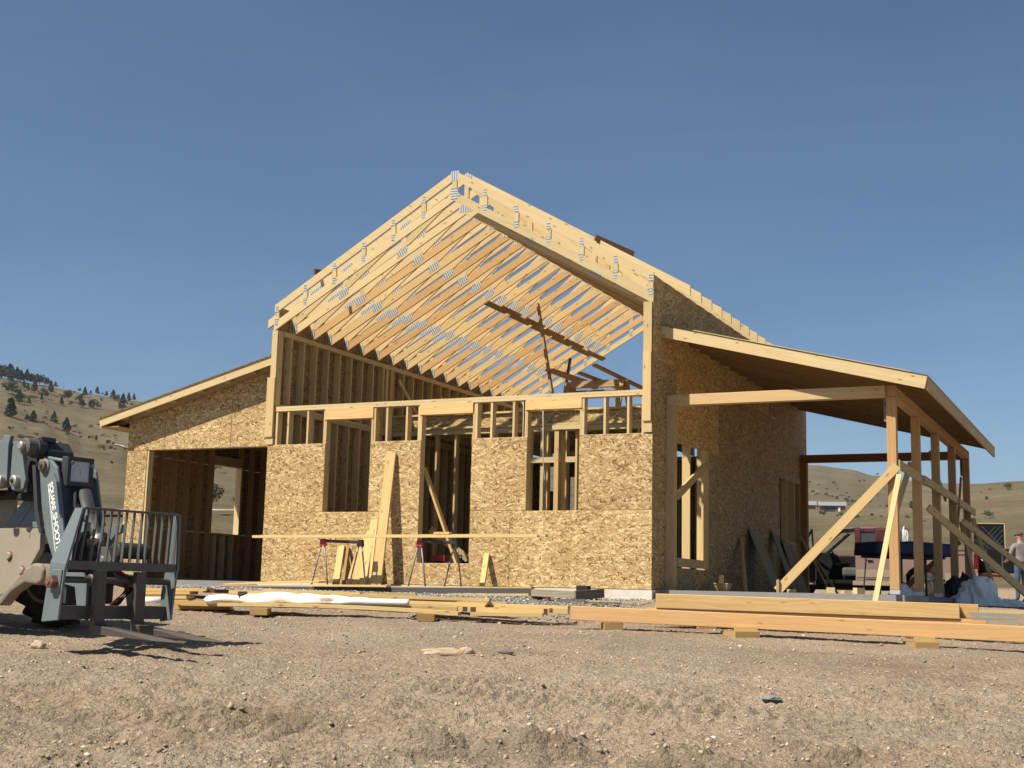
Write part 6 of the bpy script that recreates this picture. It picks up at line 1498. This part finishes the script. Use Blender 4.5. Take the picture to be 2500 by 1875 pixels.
# the man by the tailgate, back to the camera
M['skin'] = plain('skin', (.42, .22, .155), .6); M['shirt'] = plain('grey_tshirt', (.23, .215, .215), .95, 0, (.17, .16, .16), .5, 8, .2); M['jeans'] = plain('blue_jeans', (.045, .08, .145), .95, 0, (.10, .14, .20), .6, 9, .2); M['cap'] = plain('brown_cap', (.09, .065, .05), .95); M['boot'] = plain('work_boot', (.10, .085, .07), .9)
def person(loc, rz):
    vs = [(0, 0, .96), (0, .01, 1.08), (0, .03, 1.24), (0, .015, 1.38), (0, .0, 1.47), (0, .015, 1.535), (0, .03, 1.60), (0, .035, 1.67), (0, .03, 1.735)]
    rd = [(.165, .125), (.165, .125), (.185, .135), (.185, .115), (.10, .075), (.060, .060), (.070, .085), (.078, .098), (.055, .07)]
    ed = [(i, i + 1) for i in range(8)]
    def chain(frm, pts):
        k = frm
        for p, r_ in pts:
            vs.append(p); rd.append(r_ if hasattr(r_, '__len__') else (r_, r_)); ed.append((k, len(vs) - 1)); k = len(vs) - 1
        return k
    for s_ in (-1, 1):
        chain(0, [((.095 * s_, .0, .86), .098), ((.105 * s_, .03, .52), .073), ((.115 * s_, .0, .12), .052), ((.12 * s_, .06, .05), .045), ((.125 * s_, .15, .04), .035)])
        wr = chain(3, [((.17 * s_, .0, 1.41), .072), ((.235 * s_, .0, 1.34), .066), ((.30 * s_, .03, 1.12), .050), ((.24 * s_, .25, 1.03), .036), ((.215 * s_, .31, 1.02), .030)])
        for j in range(5):
            o_ = (j - 2) * .016
            if j == 0: chain(wr, [((.17 * s_, .33, 1.045), .011), ((.15 * s_, .36, 1.05), .009)])
            else: chain(wr, [((.21 * s_ + o_, .375, 1.025 - abs(j - 2.5) * .004), .0105), ((.20 * s_ + o_, .42, 1.0), .009)])
    me = bpy.data.meshes.new('tmp'); me.from_pydata(vs, ed, []); ob = bpy.data.objects.new('tmp', me); COL.objects.link(ob)
    sk = ob.modifiers.new('skin', 'SKIN'); sk.use_smooth_shade = True
    if not me.skin_vertices: 
        bm = bmesh.new(); bm.from_mesh(me); bm.verts.layers.skin.verify(); bm.to_mesh(me); bm.free()
    for i, r_ in enumerate(rd): me.skin_vertices[0].data[i].radius = r_; me.skin_vertices[0].data[i].use_root = (i == 0)
    ob.modifiers.new('sub', 'SUBSURF').levels = 2
    bpy.context.view_layer.update()
    m2 = bpy.data.meshes.new_from_object(ob.evaluated_get(bpy.context.evaluated_depsgraph_get()))
    bpy.data.objects.remove(ob)
    m2.materials.clear()
    for k in ('skin', 'shirt', 'jeans', 'boot'): m2.materials.append(M[k])
    for p in m2.polygons:
        c = p.center; ax = abs(c.x)
        if c.z < .10: k = 3
        elif c.z < .99 and not (ax > .18 or c.y > .2): k = 2
        elif c.z > 1.505: k = 0
        elif (ax > .262 and c.z < 1.22) or c.y > .17: k = 0
        else: k = 1
        p.material_index = k; p.use_smooth = True
    o = bpy.data.objects.new('person', m2); COL.objects.link(o); o.location = loc; o.rotation_euler = (0, 0, rz)
    tag(o, 'man in grey t-shirt, jeans and cap standing with his back turned beside the truck', 'person')
    cp = lathe('cap', [(1.685, .104), (1.70, .108), (1.74, .098), (1.775, .06), (1.785, .01)], M['cap'], o, 20, 'z', (0, .03, 0)); cp.scale = (.88, 1.0, 1)
    prism('cap_peak', [(-.065, .11, 1.69), (.065, .11, 1.69), (.05, .20, 1.675), (0, .22, 1.672), (-.05, .20, 1.675)], (0, 0, .008), M['cap'], o, None)
    lathe('belt', [(.985, .168), (1.02, .168)], M['cap'], o, 24, 'z').scale = (1.0, .77, 1)
    for s_ in (-1, 1):
        ear = lathe('ear', [(-.008, .012), (0, .024), (.008, .012)], M['skin'], o, 10, 'x', (.079 * s_, .03, 1.645))
    for s_ in (-1, 1):   # face, turned away
        lathe('eye', [(-.006, .004), (0, .010), (.006, .004)], M['rack_white'], o, 8, 'y', (.03 * s_, .118, 1.655))
    prism('nose', [(-.014, .122, 1.62), (.014, .122, 1.62), (0, .15, 1.622), (0, .125, 1.66)], (0, .004, 0), M['skin'], o, None)
    box('mouth', (-.024, .112, 1.588), (.024, .122, 1.595), M['red_lamp'], o)
    return o
person((11.37, 16.47, float(terrain_z(11.37, 16.47)) - .0), R(38))

# ---------------------------------------------------------------- porch clutter
M['blue_tarp'] = plain('blue_tarp', (.006, .016, .075), .45, 0, (.008, .025, .10), .5, 5, .15)
M['grey_tarp'] = plain('grey_tarp', (.74, .76, .75), .45, 0, (.60, .64, .65), .5, 4, .25)
M['bag_black'] = plain('black_plastic_bag', (.012, .012, .014), .35)
tb = thing('work_table', 'long folding work table on thin metal legs under the blue cover', 'table', (10.18, 5.62, .001), None, math.atan2(.66, .75))
box('table_top', (-.68, -.30, .69), (.70, .30, .725), M['shade_door'], tb)
for x in (-.60, .62):
    for y_ in (-.25, .25): 
        tube('leg', [(x + .05 * (1 if x > 0 else -1), y_ * 1.15, 0), (x, y_, .689)], .014, M['galv'], tb, 8)
    bar('leg_brace', (x, -.25, .30), (x, .25, .30), .02, .02, M['galv'], tb)
tube('leg', [(-.15, -.2, 0), (-.15, -.2, .689)], .02, M['shade_door'], tb, 8); tube('leg', [(.35, -.2, 0), (.35, -.2, .689)], .02, M['shade_door'], tb, 8)
def cover():
    nx, ny = 44, 16; V, F = [], []
    for i in range(nx + 1):
        for j in range(ny + 1):
            u = i / nx * 2 - 1; v = j / ny * 2 - 1
            x = .76 * u; y_ = .40 * v; e = max(abs(u) ** 8, abs(v) ** 6)
            z = .99 - .02 * abs(u) + .012 * mnoise.noise(Vector((u * 4, v * 2, 0)))
            V.append((x * .985, y_ * .96, z))
    top = len(V)
    ring = [(i, 0) for i in range(nx)] + [(nx, j) for j in range(ny)] + [(i, ny) for i in range(nx, 0, -1)] + [(0, j) for j in range(ny, 0, -1)]
    idx = lambda i, j: i * (ny + 1) + j
    for i in range(nx):
        for j in range(ny): F.append((idx(i, j), idx(i + 1, j), idx(i + 1, j + 1), idx(i, j + 1)))
    prev = [idx(i, j) for i, j in ring]
    for lv, zz in ((1, .93), (2, .82), (3, .735)):
        cur = []
        for k, (i, j) in enumerate(ring):
            p = V[idx(i, j)]; w_ = .008 * lv * mnoise.noise(Vector((k * .45, lv, 2)))
            n_ = Vector((p[0], p[1] * 2.2, 0)).normalized()
            cur.append(len(V)); V.append((p[0] + n_.x * (.006 * lv + w_), p[1] + n_.y * (.006 * lv + w_), zz + .012 * mnoise.noise(Vector((k * .3, 9, 2)))))
        for k in range(len(ring)): F.append((prev[k], cur[k], cur[(k + 1) % len(ring)], prev[(k + 1) % len(ring)]))
        prev = cur
    o = fin('tarp', V, F, M['blue_tarp'], None, None, True); o.location = (10.18, 5.62, 0); o.rotation_euler = (0, 0, math.atan2(.66, .75))
    md = o.modifiers.new('thick', 'SOLIDIFY'); md.thickness = .004
    return tag(o, 'dark blue cover draped over the long work table', 'tarp')
cover()
def heap(name, c, rx, ry, rz, m, label, cat, seed, fold=.22, spread=.35):
    bm = bmesh.new(); bmesh.ops.create_icosphere(bm, subdivisions=5, radius=1.0)
    for v in bm.verts:
        p = v.co.copy()
        if p.z < -.12: p.z = -.12 + (p.z + .12) * .05
        a = math.atan2(p.y, p.x); q = Vector((p.x * 1.6 + seed, p.y * 1.6, p.z * 1.3))
        f = 1 + fold * mnoise.noise(q) + .5 * fold * abs(mnoise.noise(q * 2.7)) - .16 * abs(math.sin(a * 5 + seed + 2.2 * p.z + 2 * mnoise.noise(q))) + .06 * abs(mnoise.noise(q * 6.0))*(1 - max(0, p.z) ** 2)
        low = max(0, .35 - p.z)
        v.co = Vector((p.x * f * rx * (1 + spread * low), p.y * f * ry * (1 + spread * low), max(-.02, (p.z + .12) * f * rz)))
    me = bpy.data.meshes.new(name); bm.to_mesh(me); bm.free(); me.materials.append(m)
    me.polygons.foreach_set('use_smooth', [True] * len(me.polygons))
    o = bpy.data.objects.new(name, me); COL.objects.link(o); o.location = c
    return tag(o, label, cat)
heap('tarp_heap', (11.42, 6.0, -.13), .40, .36, .50, M['grey_tarp'], 'crumpled blue-grey tarp heaped over something at the slab end', 'tarp', 2.3, .34)
heap('tarp_end', (11.98, 6.1, -.13), .30, .22, .12, M['grey_tarp'], 'flat trailing part of blue-grey tarp right of the heap', 'tarp', 6.1)
heap('trash_bag', (10.98, 6.55, .0), .22, .22, .36, M['bag_black'], 'black plastic bag between the porch posts', 'bag', 4.4)
heap('plastic_bundle', (10.30, 4.55, .0), .20, .18, .22, M['grey_tarp'], 'small grey plastic bundle behind the first porch post', 'bundle', 9.4)
heap('paper_bag', (10.93, 8.6, .0), .2, .2, .45, M['bag_black'], 'dark bag standing behind the third porch post', 'bag', 1.4)

# ---------------------------------------------------------------- thin smoke haze over the valley
hm = bpy.data.materials.new('smoke_haze'); hm.use_nodes = True; ht = hm.node_tree; ht.nodes.clear()
hv = ht.nodes.new('ShaderNodeVolumePrincipled'); hv.inputs['Color'].default_value = (.88, .92, 1.0, 1); hv.inputs['Density'].default_value = .00008; hv.inputs['Anisotropy'].default_value = .2
ho = ht.nodes.new('ShaderNodeOutputMaterial'); ht.links.new(hv.outputs[0], ho.inputs['Volume'])
hz = fin('haze', box8((-5600, -5600, -6), (5600, 5600, 190)), BOXF, hm); tag(hz, None, None, None, 'stuff')
